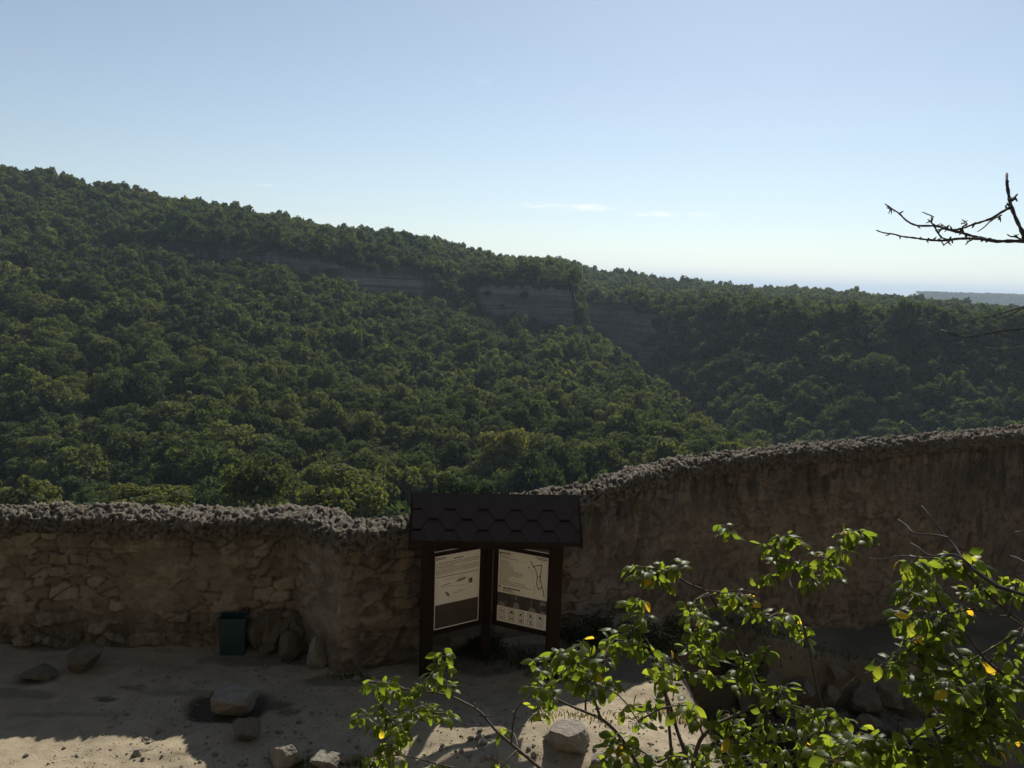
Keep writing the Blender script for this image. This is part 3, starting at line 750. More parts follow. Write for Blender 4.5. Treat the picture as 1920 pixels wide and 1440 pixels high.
# ------------------------------------------------------------------ rocks
def rock_obj(name, p, size, rz, seed, mat, label, group=None, sub=5, flat=.0, tilt=0.0, sink=.18):
    import bmesh
    bm = bmesh.new(); bmesh.ops.create_icosphere(bm, subdivisions=sub, radius=1.0)
    V = np.array([v.co[:] for v in bm.verts])
    g = np.random.default_rng(seed)
    for k in range(18):                                             # planar fractures
        d = g.normal(size=3); d /= np.linalg.norm(d); c = g.uniform(.5, .82); q = V @ d
        V = V - np.maximum(q - c, 0)[:, None] * d * .97
    if flat: V[:, 2] = np.minimum(V[:, 2], flat + .06 * fbm(V[:, 0] * 2, V[:, 1] * 2, seed, 3, seed))
    V = V * (1 + .10 * fbm(V[:, 0] * 1.6, V[:, 1] * 1.6, V[:, 2] * 1.6, 4, seed)[:, None] + .07 * fbm(V[:, 0] * 5, V[:, 1] * 5, V[:, 2] * 5, 4, seed + 3)[:, None] - .06 * np.abs(fbm(V[:, 0] * 3, V[:, 1] * 3, V[:, 2] * 3, 3, seed + 6))[:, None])
    V = (V - (V.max(0) + V.min(0)) / 2) / ((V.max(0) - V.min(0)) / 2); V = V * np.array(size) / 2
    for v, c in zip(bm.verts, V): v.co = c
    me = bpy.data.meshes.new(name); bm.to_mesh(me); bm.free()
    o = link(name, me, mat, None, False)
    zmin = V[:, 2].min()
    o.location = (p.x, p.y, gzf(p.x, p.y) - zmin - size[2] * sink); o.rotation_euler = (tilt, 0, rz)
    return tag(o, label, 'rock', group)
def rock_px(px, py, wpx, hz, dep, seed, mat, label, rz=0, **kw):
    p = ground_hit(px, py); p.y = min(p.y + dep * .45, float(wall_y(p.x)) - dep * .42)
    k = (p - EYE).dot(_f) / F_PX
    return rock_obj('boulder', p, (wpx * k, dep, hz), rz, seed, mat, label, **kw)
rock_px(430, 1350, 86, .30, .42, 5, M_ROCK, 'chunky pale boulder sitting in a ring of dark scraped earth', .25, flat=.7, tilt=.08)
rock_px(456, 1400, 52, .22, .30, 8, M_ROCKD, 'rounded brown boulder just in front of the flat pale boulder', .5)
rock_px(522, 1446, 66, .24, .36, 15, M_ROCK, 'angular boulder with a sunlit patch on its top at the shadow edge', .1, flat=.6)
rock_px(589, 1262, 40, .46, .28, 21, M_ROCK, 'upright pale stone leaning at the wall corner', .2)
rock_px(150, 1268, 62, .34, .38, 28, M_ROCKD, 'squat block of stone at the foot of the block wall', .1, flat=.7)
rock_px(62, 1282, 66, .14, .3, 30, M_ROCKD, 'low earthy stone half buried beside the squat block', .3)
for k, (px, py, wp, h, sd_, lb) in enumerate(((484, 1214, 46, .50, 41, 'tall stone of the heap right against the teal bin'), (512, 1226, 52, .46, 43, 'pointed stone in the middle of the heap by the bin'),
                                  (537, 1244, 40, .42, 45, 'narrow stone at the front of the heap by the bin'), (545, 1205, 54, .55, 47, 'large stone at the back of the heap by the bin'),
                                  (520, 1202, 40, .58, 51, 'rounded stone at the top of the heap behind the pointed one'), (556, 1234, 30, .26, 52, 'small stone filling the front of the heap'), (500, 1236, 26, .20, 53, 'low stone at the left foot of the heap'), (572, 1206, 44, .58, 49, 'grey stone topping the heap where the wall turns'))):
    rock_px(px, py, wp, h, .28, sd_, M_ROCKD, lb, .4 * k, sink=.12)
rock_px(1062, 1425, 86, .30, .50, 60, M_ROCK, 'rough sunlit boulder beside the post shadow on the bright dust', -.3, flat=.5, sink=.25)
rock_px(603, 1452, 56, .16, .3, 63, M_ROCK, 'sunlit pale stone with weeds at the shadow edge', .3)
rock_px(655, 1434, 46, .10, .12, 66, M_ROCK, 'thin slab stone catching a sliver of sun', .6)
rock_px(1140, 1462, 60, .2, .3, 69, M_ROCK, 'pale stone half hidden by the fruit tree leaves', .2)
for k, (px, py, wp, lb) in enumerate(((905, 1395, 20, 'fist sized stone in the middle of the sunlit patch'), (882, 1388, 14, ''), (865, 1412, 12, ''), (878, 1418, 15, ''), (915, 1422, 18, ''), (930, 1425, 13, ''), (830, 1400, 12, ''), (838, 1405, 9, ''), (826, 1408, 9, ''),
                              (900, 1370, 11, ''), (898, 1385, 16, ''), (1000, 1420, 14, ''), (990, 1405, 10, ''), (1045, 1360, 12, ''), (1010, 1350, 10, ''), (257, 1415, 20, 'dark edged flat stone on the sunlit dust at the left'),
                              (50, 1418, 12, ''), (268, 1425, 12, ''), (278, 1395, 9, ''), (120, 1405, 8, ''))):
    p = ground_hit(px, py); kk = (p - EYE).dot(_f) / F_PX
    rock_obj('stone', p, (wp * kk, wp * kk * .8, wp * kk * .65), k * .7, 80 + k, M_ROCK, lb or 'small loose limestone stone lying on the bright dust', None if lb else 'loose stones on the sunlit ground', 3, sink=.2)
for k, (px, py, wp, h) in enumerate(((1330, 1245, 60, .3), (1385, 1262, 72, .36), (1440, 1280, 62, .3), (1500, 1300, 80, .4), (1556, 1312, 66, .34), (1610, 1322, 84, .42), (1665, 1318, 70, .36), (1560, 1268, 54, .24), (1720, 1335, 76, .36), (1630, 1362, 60, .26), (1480, 1345, 58, .26), (1395, 1322, 52, .24), (1780, 1330, 70, .34), (1345, 1290, 44, .2))):
    p = ground_hit(px, py); kk = (p - EYE).dot(_f) / F_PX
    rock_obj('boulder', p, (wp * kk, wp * kk * .7, h), k * .37, 140 + k, M_ROCKD, 'brown boulder lodged in the shaded bank behind the fruit tree', 'boulders of the shaded bank', 4, sink=.3)
# gravel: crumbs of limestone all over the yard
gv, gf, gt = [], [], []
oct_v = np.array([(1, 0, 0), (0, 1, 0), (-1, 0, 0), (0, -1, 0), (0, 0, .8), (0, 0, -.8)]); oct_f = np.array([(0, 1, 4), (1, 2, 4), (2, 3, 4), (3, 0, 4), (1, 0, 5), (2, 1, 5), (3, 2, 5), (0, 3, 5)])
ng = 5200
gxp = RNG.uniform(-4.4, 2.8, ng); gyp = 7.0 + 3.0 * RNG.random(ng) ** 1.3
ok = gyp < wall_y(gxp) - .1; gxp, gyp = gxp[ok], gyp[ok]; gzp = gz(gxp, gyp)
for i in range(len(gxp)):
    s_ = .0062 * math.exp(RNG.normal() * .62); gf.append(oct_f + 6 * i)
    gv.append(oct_v * s_ * RNG.uniform(.6, 1.4, (6, 3)) + np.array([gxp[i], gyp[i], gzp[i] + s_ * .2]))
tag(link('gravel', mesh_np('gravel', np.concatenate(gv), np.concatenate(gf)), M_ROCK), 'fine limestone crumbs scattered over the dusty ground', 'gravel', None, 'stuff')

# ------------------------------------------------------------------ teal bin
def build_bin():
    p = ground_hit(445, 1214); p.y = min(p.y + .14, float(wall_y(p.x)) - .20)
    r_ = empty('litter_bin', (p.x, p.y, gzf(p.x, p.y) - .01), R(5)); tag(r_, 'small square teal litter bin standing against the block wall', 'bin')
    mb = MB(); hw, hd, H = .158, .10, .48; t = .008
    def ring(z, k, inset=0):
        return [((-hw * k + inset), (-hd * k + inset), z), ((hw * k - inset), (-hd * k + inset), z), ((hw * k - inset), (hd * k - inset), z), ((-hw * k + inset), (hd * k - inset), z)]
    P = ring(0, .95) + ring(H, 1.0) + ring(H, 1.0, t) + ring(.02, .95, t)
    Fc = [(3, 2, 1, 0)]
    for a in (0, 4, 8):
        for k in range(4): Fc.append((a + k, a + (k + 1) % 4, a + 4 + (k + 1) % 4, a + 4 + k))
    Fc.append((12, 13, 14, 15)); mb.add(P, Fc); mb.build('body', M_BIN, r_)
    rim = MB()
    for (c, s_) in (((0, -hd - .006, H - .012), (2 * hw + .036, .016, .03)), ((0, hd + .006, H - .012), (2 * hw + .036, .016, .03)), ((-hw - .006, 0, H - .012), (.016, 2 * hd - .008, .03)), ((hw + .006, 0, H - .012), (.016, 2 * hd - .008, .03))): rim.box(c, s_)
    rim.build('rim', M_BIN, r_)
    ft = MB()
    for sx in (-1, 1): ft.box((sx * .11, -.07, -.005), (.05, .03, .03))
    ft.build('foot', M_BIN, r_)
    hb = MB(); hb.tube([(.10, .115, H - .02), (.10, .125, H + .05), (.15, .125, H + .06), (.17, .125, H - .0)], [.008] * 4, 6); hb.build('bracket', M_WOOD, r_)
build_bin()

# ------------------------------------------------------------------ notice stand
def build_sign():
    g0 = 0.0
    c = at(919, 1180, 9.22); base = Vector((c.x, 9.22, 0.0))
    base.z = gzf(base.x, base.y) - .02
    r_ = empty('notice_stand', base, R(4)); tag(r_, 'dark timber notice stand with shingled gable roof and two angled posters', 'notice board')
    dz = -base.z
    for (x, y, w_) in ((-.765, 0, .155), (.765, 0, .155), (-.035, .43, .115)):
        mb = MB(); top = 1.86 + dz if y == 0 else 1.86 + dz
        mb.box((x, y, top / 2 - .15), (w_, w_ * .8, top + .3)); mb.build('post', M_WOOD, r_, bevel=.006)
    # boards in a V
    for side in (-1, 1):
        a = Vector((side * .685, .03, 0)); b = Vector((side * .105 - .02, .345, 0))
        mid = (a + b) / 2; d = (b - a) if side < 0 else (a - b); L_ = d.length; ang = math.atan2(d.y, d.x)
        br = empty('poster_panel', (mid.x, mid.y, 1.02 + dz), ang); br.parent = r_
        H_ = .92; W_ = L_ - .02
        fr = MB()
        fr.box((0, .02, 0), (W_ + .10, .022, H_ + .10)); 
        for (cc, ss) in (((0, 0.0, H_ / 2 + .035), (W_ + .11, .034, .05)), ((0, 0.0, -H_ / 2 - .035), (W_ + .11, .034, .05)), ((-W_ / 2 - .033, 0, 0), (.045, .034, H_ + .02)), ((W_ / 2 + .033, 0, 0), (.045, .034, H_ + .02))): fr.box(cc, ss)
        o = fr.build('backing_frame', M_WOOD, br, bevel=.003)
        pm = MB(); pw, ph = W_ - .0, H_ - .0
        pm.box((0, .006, 0), (pw, .004, ph)); pap = pm.build('poster', M_PAPER, br)
        pap['label'] = 'poster with text, a faint plan and a brown lower half' if side < 0 else 'poster with a black route map, a photo strip and ten prohibition icons'
        inkk = {0: MB(), 1: MB(), 2: MB(), 3: MB(), 4: MB(), 5: MB()}
        yf = .003
        def P(u, v, lift=0): return ((u - .5) * pw, yf - lift, (.5 - v) * ph)
        def rect(k, u0, v0, u1, v1, lift=.0): inkk[k].add([P(u0, v1, lift), P(u1, v1, lift), P(u1, v0, lift), P(u0, v0, lift)], [(0, 1, 2, 3)])
        def poly(k, pts, lift=.0008): inkk[k].add([P(u, v, lift) for u, v in pts], [tuple(range(len(pts)))])
        def stroke(k, pts, wd, lift=.0012):
            for (u0, v0), (u1, v1) in zip(pts, pts[1:]):
                dx, dy = (u1 - u0) * pw, (v1 - v0) * ph; l_ = math.hypot(dx, dy) or 1; nx, ny = -dy / l_ * wd / 2 / pw, dx / l_ * wd / 2 / ph
                ex, ey = dx / l_ * wd * .3 / pw, dy / l_ * wd * .3 / ph
                inkk[k].add([P(u0 - nx - ex, v0 - ny - ey, lift), P(u1 - nx + ex, v1 - ny + ey, lift), P(u1 + nx + ex, v1 + ny + ey, lift), P(u0 + nx - ex, v0 + ny - ey, lift)], [(0, 1, 2, 3)]); lift += .00002
        g = random.Random(3 + side)
        def textline(k, u0, u1, v, h, wmin=.015, wmax=.07):
            u = u0
            while u < u1 - .01:
                w1 = min(g.uniform(wmin, wmax), u1 - u); rect(k, u, v - h / 2, u + w1, v + h / 2, .0004); u += w1 + .010
        if side < 0:
            rect(1, .025, .018, .055, .058); textline(0, .065, .24, .028, .010, .02, .05); textline(1, .065, .22, .045, .010)
            textline(0, .40, .62, .062, .012, .06, .12)
            for k in range(9): textline(1 if k % 3 else 0, .03 + (.05 if k in (0, 4) else 0), .97 if k not in (3, 8) else g.uniform(.3, .6), .095 + k * .0195, .0065)
            stroke(0, [(.02, .288), (.97, .288)], .006)
            stroke(1, [(.15, .44), (.28, .43), (.40, .44), (.55, .455), (.72, .45)], .004); stroke(1, [(.14, .42), (.22, .405), (.34, .395)], .010)
            poly(1, [(.44, .385), (.52, .36), (.66, .345), (.70, .345), (.66, .38), (.55, .395)]); rect(1, .75, .375, .835, .445); rect(0, .79, .38, .83, .43, .0008)
            poly(1, [(.22, .50), (.27, .505), (.33, .54), (.32, .575), (.28, .565)]); stroke(1, [(.40, .52), (.48, .545), (.56, .51), (.60, .535), (.66, .51)], .006); stroke(1, [(.2, .33), (.5, .335), (.62, .32)], .003)
            rect(3, .018, .665, .982, .985, .0002)
            stroke(1, [(.018, .665), (.982, .665)], .003)
        else:
            rect(0, .02, .028, .05, .06); textline(0, .06, .25, .036, .012, .03, .07); textline(1, .06, .24, .055, .010)
            textline(1, .03, .22, .085, .008); textline(1, .03, .4, .105, .008)
            for k, wd in enumerate((.18, .2, .2, .26, .28, .30, .48, .50, .44, .24, .2, .2, .52, .55, .66)): textline(1, .03, .03 + wd, .145 + k * .0235, .0075)
            textline(0, .74, .98, .018, .009); textline(0, .79, .97, .037, .010); textline(1, .84, .93, .055, .008)
            poly(2, [(.04 + .022 * math.cos(q), .508 + .016 * math.sin(q)) for q in [i * .785 for i in range(8)]])
            textline(0, .11, .46, .520, .016, .06, .10); textline(2, .11, .30, .548, .014, .05, .09); textline(1, .11, .36, .57, .007)
            stroke(0, [(.655, .085), (.70, .15), (.87, .108), (.855, .30), (.89, .41)], .009)
            stroke(0, [(.70, .15), (.755, .175), (.765, .21), (.80, .285), (.785, .335), (.79, .395), (.83, .45), (.89, .41), (.92, .455), (.94, .53)], .009)
            stroke(0, [(.80, .285), (.83, .265), (.855, .30)], .006); stroke(0, [(.83, .31), (.84, .36)], .004)
            stroke(1, [(.62, .17), (.70, .26), (.73, .38), (.76, .50), (.73, .56)], .003); poly(2, [(.60, .165), (.63, .165), (.63, .185), (.60, .185)]); poly(1, [(.54, .11), (.56, .11), (.56, .125), (.54, .125)])
            rect(4, .0, .592, 1.0, .782, .0003)
            for (u0, v0, u1, v1) in ((.02, .72, .16, .78), (.33, .69, .46, .778), (.64, .72, .80, .778), (.86, .61, .99, .66), (.88, .74, .99, .78), (.36, .60, .40, .66), (.69, .62, .705, .74), (.165, .70, .185, .765)): poly(5, [(u0, v1), (u0 + (u1 - u0) * .2, v0), (u1 - (u1 - u0) * .15, v0 + .01), (u1, v1)])
            # ten pictograms in square frames, struck through
            for r2 in range(2):
                for c2 in range(5):
                    u, v = .11 + c2 * .192, .838 + r2 * .095; su, sv = .058, .034
                    stroke(0, [(u - su, v - sv), (u + su, v - sv), (u + su, v + sv), (u - su, v + sv), (u - su, v - sv)], .0035)
                    q = r2 * 5 + c2
                    def pg(pts): poly(0, [(u + x * su, v + y * sv) for x, y in pts], .0009)
                    def sk(pts, w1=.006): stroke(0, [(u + x * su, v + y * sv) for x, y in pts], w1, .0014)
                    if q == 0: sk([(-.5, -.5), (-.3, .2), (-.6, .6)]); sk([(-.3, .0), (.1, .4), (.5, -.2)]); sk([(.1, .4), (.6, .5)])
                    if q == 1: pg([(-.4, .6), (0, -.5), (.3, -.5), (.7, .6)]); sk([(-.8, .7), (-.2, -.1)])
                    if q == 2: pg([(-.5, .1), (.3, .0), (.35, .7), (-.4, .7)]); sk([(.3, 0), (.5, -.6), (.7, -.6)], .007)
                    if q == 3: pg([(-.5, .7), (-.3, -.2), (.1, -.6), (.4, .1), (.5, .7), (.2, .7), (0, .2), (-.2, .7)])
                    if q == 4: pg([(-.6, .1), (-.1, -.4), (.5, -.2), (.6, .4), (0, .6)]); sk([(-.6, -.6), (.6, .6)])
                    if q == 5: pg([(-.6, -.3), (-.3, -.1), (.5, -.1), (.5, .1), (-.4, .2)]); sk([(-.35, .1), (-.4, .7)]); sk([(.4, .1), (.45, .7)])
                    if q == 6: sk([(-.7, .4), (.7, -.3)], .009); sk([(-.3, -.3), (.5, .5)], .005)
                    if q == 7: pg([(-.5, .0), (-.1, -.3), (.0, .5), (-.4, .6)]); pg([(.1, -.6), (.5, -.6), (.45, .6), (.15, .6)])
                    if q == 8: sk([(.2, -.5), (.2, .7)], .010); sk([(-.1, -.2), (.6, -.3)], .008)
                    if q == 9: sk([(-.6, -.4), (.5, -.3), (-.5, .5), (.6, .5)], .004)
                    if q in (1, 3, 6, 8): sk([(-.95, -.95), (.95, .95)], .003)
        for k, (nm, mt) in enumerate((('printed_lettering', M_INK), ('printed_lettering', M_INKG), ('printed_emblem', M_INKR), ('printed_panel', M_PBROWN), ('printed_photographs', M_PHOTO), ('printed_photographs', M_PHOTOL))):
            if inkk[k].v:
                o = inkk[k].build(nm, mt, br)
                # draw order: panels sit lowest
                o.location.y = {3: 0, 4: 0, 5: -.0002}.get(k, -.0004)
    # roof: gable along x with hexagonal shingles
    hw = .985; yr, ye, yb = .20, -.27, .34; zr, ze = 2.17 + dz, 1.765 + dz; zb_ = zr - .12
    rf = empty('roof', (.025, 0, 0)); rf.parent = r_
    deck = MB(); th_ = .025
    for (y0, z0, y1, z1) in ((ye, ze, yr, zr), (yr, zr, yb, zb_)):
        deck.add([(-hw, y0, z0), (hw, y0, z0), (hw, y1, z1), (-hw, y1, z1), (-hw, y0, z0 - th_), (hw, y0, z0 - th_), (hw, y1, z1 - th_), (-hw, y1, z1 - th_)],
                 [(0, 1, 2, 3), (7, 6, 5, 4), (0, 4, 5, 1), (1, 5, 6, 2), (2, 6, 7, 3), (3, 7, 4, 0)])
    deck.build('deck', M_WOOD, rf)
    sh = MB(); dk = MB()
    sl_len = math.hypot(yr - ye, zr - ze); nrow = 4; rowh = sl_len / (nrow - .25); per = .385
    for face in (0,):
        def SP(x, t, lift):                                        # t along the slope from ridge (0) to eave
            q = t / sl_len; y = yr + ((ye if face == 0 else yb) - yr) * q; z = zr + (ze - zr) * q
            nz = (yr - ye) / sl_len; ny = -(zr - ze) / sl_len * (1 if face == 0 else -1)
            return (x, y + ny * lift, z + nz * lift)
        TU = [.295 * sl_len, .51 * sl_len, .73 * sl_len, .999 * sl_len]; per = .385
        for row in range(nrow):
            t0 = max(0, TU[row] - rowh * 1.2); tu = TU[row]; tl = TU[row + 1] + .004 if row < 3 else tu
            ph_ = (per / 2) * (row % 2) + .06; lift1 = .006 + .011 * (nrow - 1 - row)
            x = -hw - per + ph_
            while x < hw:
                poly_ = [(x, t0), (x, tu), (x + per * .145, tu), (x + per * .375, tl), (x + per * .625, tl), (x + per * .855, tu), (x + per, tu), (x + per, t0)]
                if row == 3: poly_ = [(x, t0), (x, tu), (x + per, tu), (x + per, t0)]
                pp = [(min(max(a, -hw), hw), b) for a, b in poly_]
                if max(a for a, b in pp) - min(a for a, b in pp) > .01:
                    n_ = len(pp); up = [SP(a, b, lift1 + .004) for a, b in pp]; dn = [SP(a, b, lift1 - .007) for a, b in pp]
                    fs = [tuple(range(n_)) if face == 0 else tuple(range(n_ - 1, -1, -1))]
                    for k in range(n_):
                        k2 = (k + 1) % n_; fs.append((k, k + n_, k2 + n_, k2) if face == 0 else (k2, k2 + n_, k + n_, k))
                    sh.add(up + dn, fs)
                # darker printed band in the notch, also painting in its shadow line
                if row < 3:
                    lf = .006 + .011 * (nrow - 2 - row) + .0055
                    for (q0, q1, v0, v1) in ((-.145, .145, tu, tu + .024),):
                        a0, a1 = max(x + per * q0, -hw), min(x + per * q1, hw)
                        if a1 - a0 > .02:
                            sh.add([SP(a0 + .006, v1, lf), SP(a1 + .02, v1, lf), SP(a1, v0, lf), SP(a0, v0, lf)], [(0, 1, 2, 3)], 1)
                x += per
    sh.build('shingles', [M_SHINGLE, M_SHINGLE_D], rf)
    rc = MB()
    for s_ in (-1, 1):
        y1 = yr + s_ * .085; z1 = zr - .085 * (zr - ze) / (yr - ye)
        o_ = .050 if s_ < 0 else .0485
        rc.add([(-hw - .012, yr, zr + o_), (hw + .012, yr, zr + o_), (hw + .012, y1, z1 + o_), (-hw - .012, y1, z1 + o_), (-hw - .012, yr, zr + o_ - .02), (hw + .012, yr, zr + o_ - .02), (hw + .012, y1, z1 + o_ - .02), (-hw - .012, y1, z1 + o_ - .02)],
               [(0, 1, 2, 3), (7, 6, 5, 4), (0, 4, 5, 1), (1, 5, 6, 2), (2, 6, 7, 3), (3, 7, 4, 0)])
    rc.build('ridge_cap', M_SHINGLE, rf)
    for s_ in (-1, 1):
        bb = MB()
        for (y0, y1, ze_) in ((ye, yr, ze), (yb, yr, zb_)):
            d_ = .022
            x0, x1 = s_ * (hw + .001), s_ * (hw + .001 + d_)
            bb.add([(x0, y0, ze_ + .04), (x1, y0, ze_ + .04), (x1, y1, zr + .04), (x0, y1, zr + .04), (x0, y0, ze_ - .06), (x1, y0, ze_ - .06), (x1, y1, zr - .06), (x0, y1, zr - .06)],
                   [(0, 1, 2, 3), (7, 6, 5, 4), (0, 4, 5, 1), (1, 5, 6, 2), (2, 6, 7, 3), (3, 7, 4, 0)])
        bb.build('bargeboard', M_WOOD, rf)
    gb = MB()
    gb.box((0, ye - .012, ze - .002), (2 * hw, .02, .045)); gb.box((0, yb + .012, zb_ - .002), (2 * hw, .02, .045))
    gb.build('eaves_board', M_WOOD, rf)
    bm_ = MB(); bm_.box((0, 0, 1.72 + dz - .08), (1.37, .06, .06)); bm_.box((-.035, .22, 1.90 + dz), (.08, .5, .07)); bm_.build('beam', M_WOOD, r_)
build_sign()

# ------------------------------------------------------------------ fruit trees and bare branches near the eye
class Leaves:
    def __init__(s): s.V = []; s.F = []; s.t = []; s.n = 0
    def leaf(s, p, az, el, ln, wd, bend, roll, tint):
        """arched leaf: a folded blade of 5 x 2 quads on a short stalk"""
        d = Vector((math.cos(az) * math.cos(el), math.sin(az) * math.cos(el), math.sin(el)))
        side = Vector((-math.sin(az), math.cos(az), 0)); side.rotate(Matrix.Rotation(roll, 3, d))
        pos = Vector(p); axis = side
        n = 6; prof = (.10, .72, 1.0, .93, .62, .04); rows = []
        for i in range(n):
            up = d.cross(side).normalized() * -1
            if up.z < 0 and i == 0: pass
            wv = wd * .5 * prof[i]
            rows.append((pos + side * wv + up * wv * .38, pos.copy(), pos - side * wv + up * wv * .38))
            st = ln / (n - 1); pos = pos + d * st
            d = Matrix.Rotation(bend / n, 3, side) @ d
        for r_ in rows: s.V += [tuple(q) for q in r_]; s.t += [tint] * 3
        for i in range(n - 1):
            a = s.n + 3 * i; s.F += [(a, a + 1, a + 4, a + 3), (a + 1, a + 2, a + 5, a + 4)]
        s.n += 3 * n
    def build(s, parent, off):
        V = np.array(s.V) - np.array(off)
        return link('foliage', mesh_np('foliage', V, np.array(s.F), {'tint': np.array(s.t)}), M_LEAF, parent, True)
def smooth_path(pts, k=4):
    P = [Vector(p) for p in pts]; o = []
    for i in range(len(P) - 1):
        a, b, c, d = P[max(i - 1, 0)], P[i], P[i + 1], P[min(i + 2, len(P) - 1)]
        for j in range(k):
            t = j / k
            o.append(.5 * ((2 * b) + (c - a) * t + (2 * a - 5 * b + 4 * c - d) * t * t + (3 * b - a - 3 * c + d) * t ** 3))
    o.append(P[-1]); return o
gl = random.Random(21)
def branch_path(pix, Y0, Y1):
    n = len(pix); return smooth_path([at(px, py, Y0 + (Y1 - Y0) * i / (n - 1) + gl.uniform(-.02, .02)) for i, (px, py) in enumerate(pix)])
def grow(root_name, label, root_xyz, branches, clusters, yellow=.05):
    base = Vector(root_xyz); base.z = gzf(base.x, base.y) - .05
    r_ = empty(root_name, base); tag(r_, label, 'fruit tree')
    off = base
    fork = base + Vector((0, 0, .75))
    tr = MB(); tr.tube([p - off for p in smooth_path([base - Vector((0, 0, .25)), base + Vector((.02, .02, .3)), fork])], [.055 - .0018 * i for i in range(9)], 9); tr.build('trunk', M_BARK, r_, True)
    nodes = []; tw = MB()
    for (pix, Y0, Y1, r0, r1, attach) in branches:
        P = branch_path(pix, Y0, Y1)
        mb = MB()
        if attach:                                                  # run back to the fork below the frame
            st = P[0]; mid_ = st.lerp(fork, .5) + Vector((0, .05, -.1))
            P = smooth_path([fork, mid_, st], 5)[:-1] + P
        n = len(P); mb.tube([p - off for p in P], [r0 + (r1 - r0) * (i / (n - 1)) ** .8 for i in range(n)], 7)
        for q in range(max(2, n // 6)):                            # spurs and buds
            i = gl.randrange(2, n - 1); d_ = Vector((gl.uniform(-1, 1), gl.uniform(-1, 1), gl.uniform(.1, 1))).normalized()
            mb.tube([P[i] - off, P[i] + d_ * .012 - off, P[i] + d_ * .024 - off], [r1 * 1.3, r1 * 1.1, r1 * .6], 5)
        mb.build('branch', M_BARK, r_, True); nodes += P
    lv = Leaves()
    for (px, py, Y, n, spread) in clusters:
        c = at(px, py, Y); q = min(nodes, key=lambda p: (p - c).length + (0.15 if p.z > c.z + .05 else 0))
        v = c - q; ln_ = v.length
        if ln_ > .02:
            mid_ = q.lerp(c, .5) + Vector((gl.uniform(-.1, .1), gl.uniform(-.1, .1), .10)) * ln_
            tp = smooth_path([q, mid_, c], 3); tw.tube([p - off for p in tp], [.0034 - .0018 * i / (len(tp) - 1) for i in range(len(tp))], 5)
            nodes += tp[2:]
        else: tp = [q, c]
        a0 = gl.uniform(0, 6.28)
        for k in range(n):
            if k < 5 or len(tp) < 3: pos = c + Vector((gl.gauss(0, 1), gl.gauss(0, 1), gl.gauss(0, .8))) * spread * (.25 if k < 5 else 1.)
            else: pos = tp[gl.randrange(len(tp) // 2, len(tp))] + Vector((gl.gauss(0, 1), gl.gauss(0, 1), gl.gauss(0, 1))) * spread * .5
            az_ = a0 + k * 2.4 + gl.uniform(-.4, .4); L_ = gl.uniform(.031, .057)
            st = Vector((math.cos(az_), math.sin(az_), .15)) * gl.uniform(.010, .022)
            tw.tube([pos - off, pos + st * .6 - off, pos + st - off], [.0009, .0008, .0007], 4)
            t_ = gl.uniform(.93, 1.0) if gl.random() < yellow else gl.triangular(0, .88, .45)
            lv.leaf(pos + st, az_, gl.uniform(-1.1, .45), L_, L_ * gl.uniform(.48, .62), gl.uniform(.8, 2.1), gl.gauss(0, .5), t_)
    tw.build('twigs', M_BARK, r_, True)
    lv.build(r_, off); return r_
def cl_(lst, Y, n, sp, dY=.15): return [(px, py, Y + gl.uniform(-dY, dY), int(n * 1.75) + gl.randrange(-2, 3), sp) for px, py in lst]
BR_A = [
 ([(1060, 1480), (1010, 1438), (960, 1396), (930, 1370), (900, 1335), (868, 1316), (840, 1304), (800, 1297), (750, 1291)], 2.55, 2.95, .0085, .0028, True),
 ([(958, 1398), (963, 1350), (972, 1325), (1000, 1300)], 2.62, 2.7, .004, .002, False),
 ([(850, 1440), (815, 1431), (775, 1420), (745, 1416)], 2.8, 2.9, .004, .002, False),
 ([(1205, 1450), (1165, 1385), (1130, 1350), (1095, 1334), (1050, 1314), (1022, 1290)], 2.35, 2.5, .009, .003, True),
 ([(1125, 1345), (1112, 1300), (1108, 1262)], 2.42, 2.45, .005, .002, False),
 ([(1098, 1334), (1096, 1290), (1085, 1240)], 2.45, 2.5, .004, .002, False),
 ([(1292, 1450), (1283, 1410), (1268, 1365), (1255, 1320), (1240, 1278), (1226, 1240), (1212, 1200), (1190, 1178)], 2.4, 2.65, .010, .0028, True),
 ([(1262, 1450), (1256, 1380), (1250, 1315), (1240, 1285)], 2.35, 2.45, .008, .004, True),
 ([(1296, 1445), (1312, 1390), (1340, 1360), (1375, 1343), (1432, 1318), (1470, 1305), (1510, 1300)], 2.35, 2.5, .010, .003, True),
 ([(1400, 1250), (1372, 1190), (1350, 1150), (1328, 1112), (1300, 1098), (1275, 1085)], 2.55, 2.7, .006, .0025, False),
 ([(1440, 1345), (1425, 1300), (1400, 1250)], 2.45, 2.55, .007, .006, False),
 ([(1275, 1085), (1310, 1104), (1350, 1110), (1400, 1108), (1450, 1131)], 2.68, 2.6, .004, .002, False),
 ([(1315, 1100), (1328, 1050), (1345, 1008), (1358, 985)], 2.68, 2.75, .003, .0015, False),
 ([(1560, 1400), (1530, 1280), (1518, 1220), (1500, 1150), (1486, 1105), (1482, 1085), (1500, 1050)], 2.4, 2.7, .006, .002, True),
 ([(1500, 1120), (1530, 1075), (1560, 1040), (1600, 1000)], 2.6, 2.7, .003, .0015, False)]
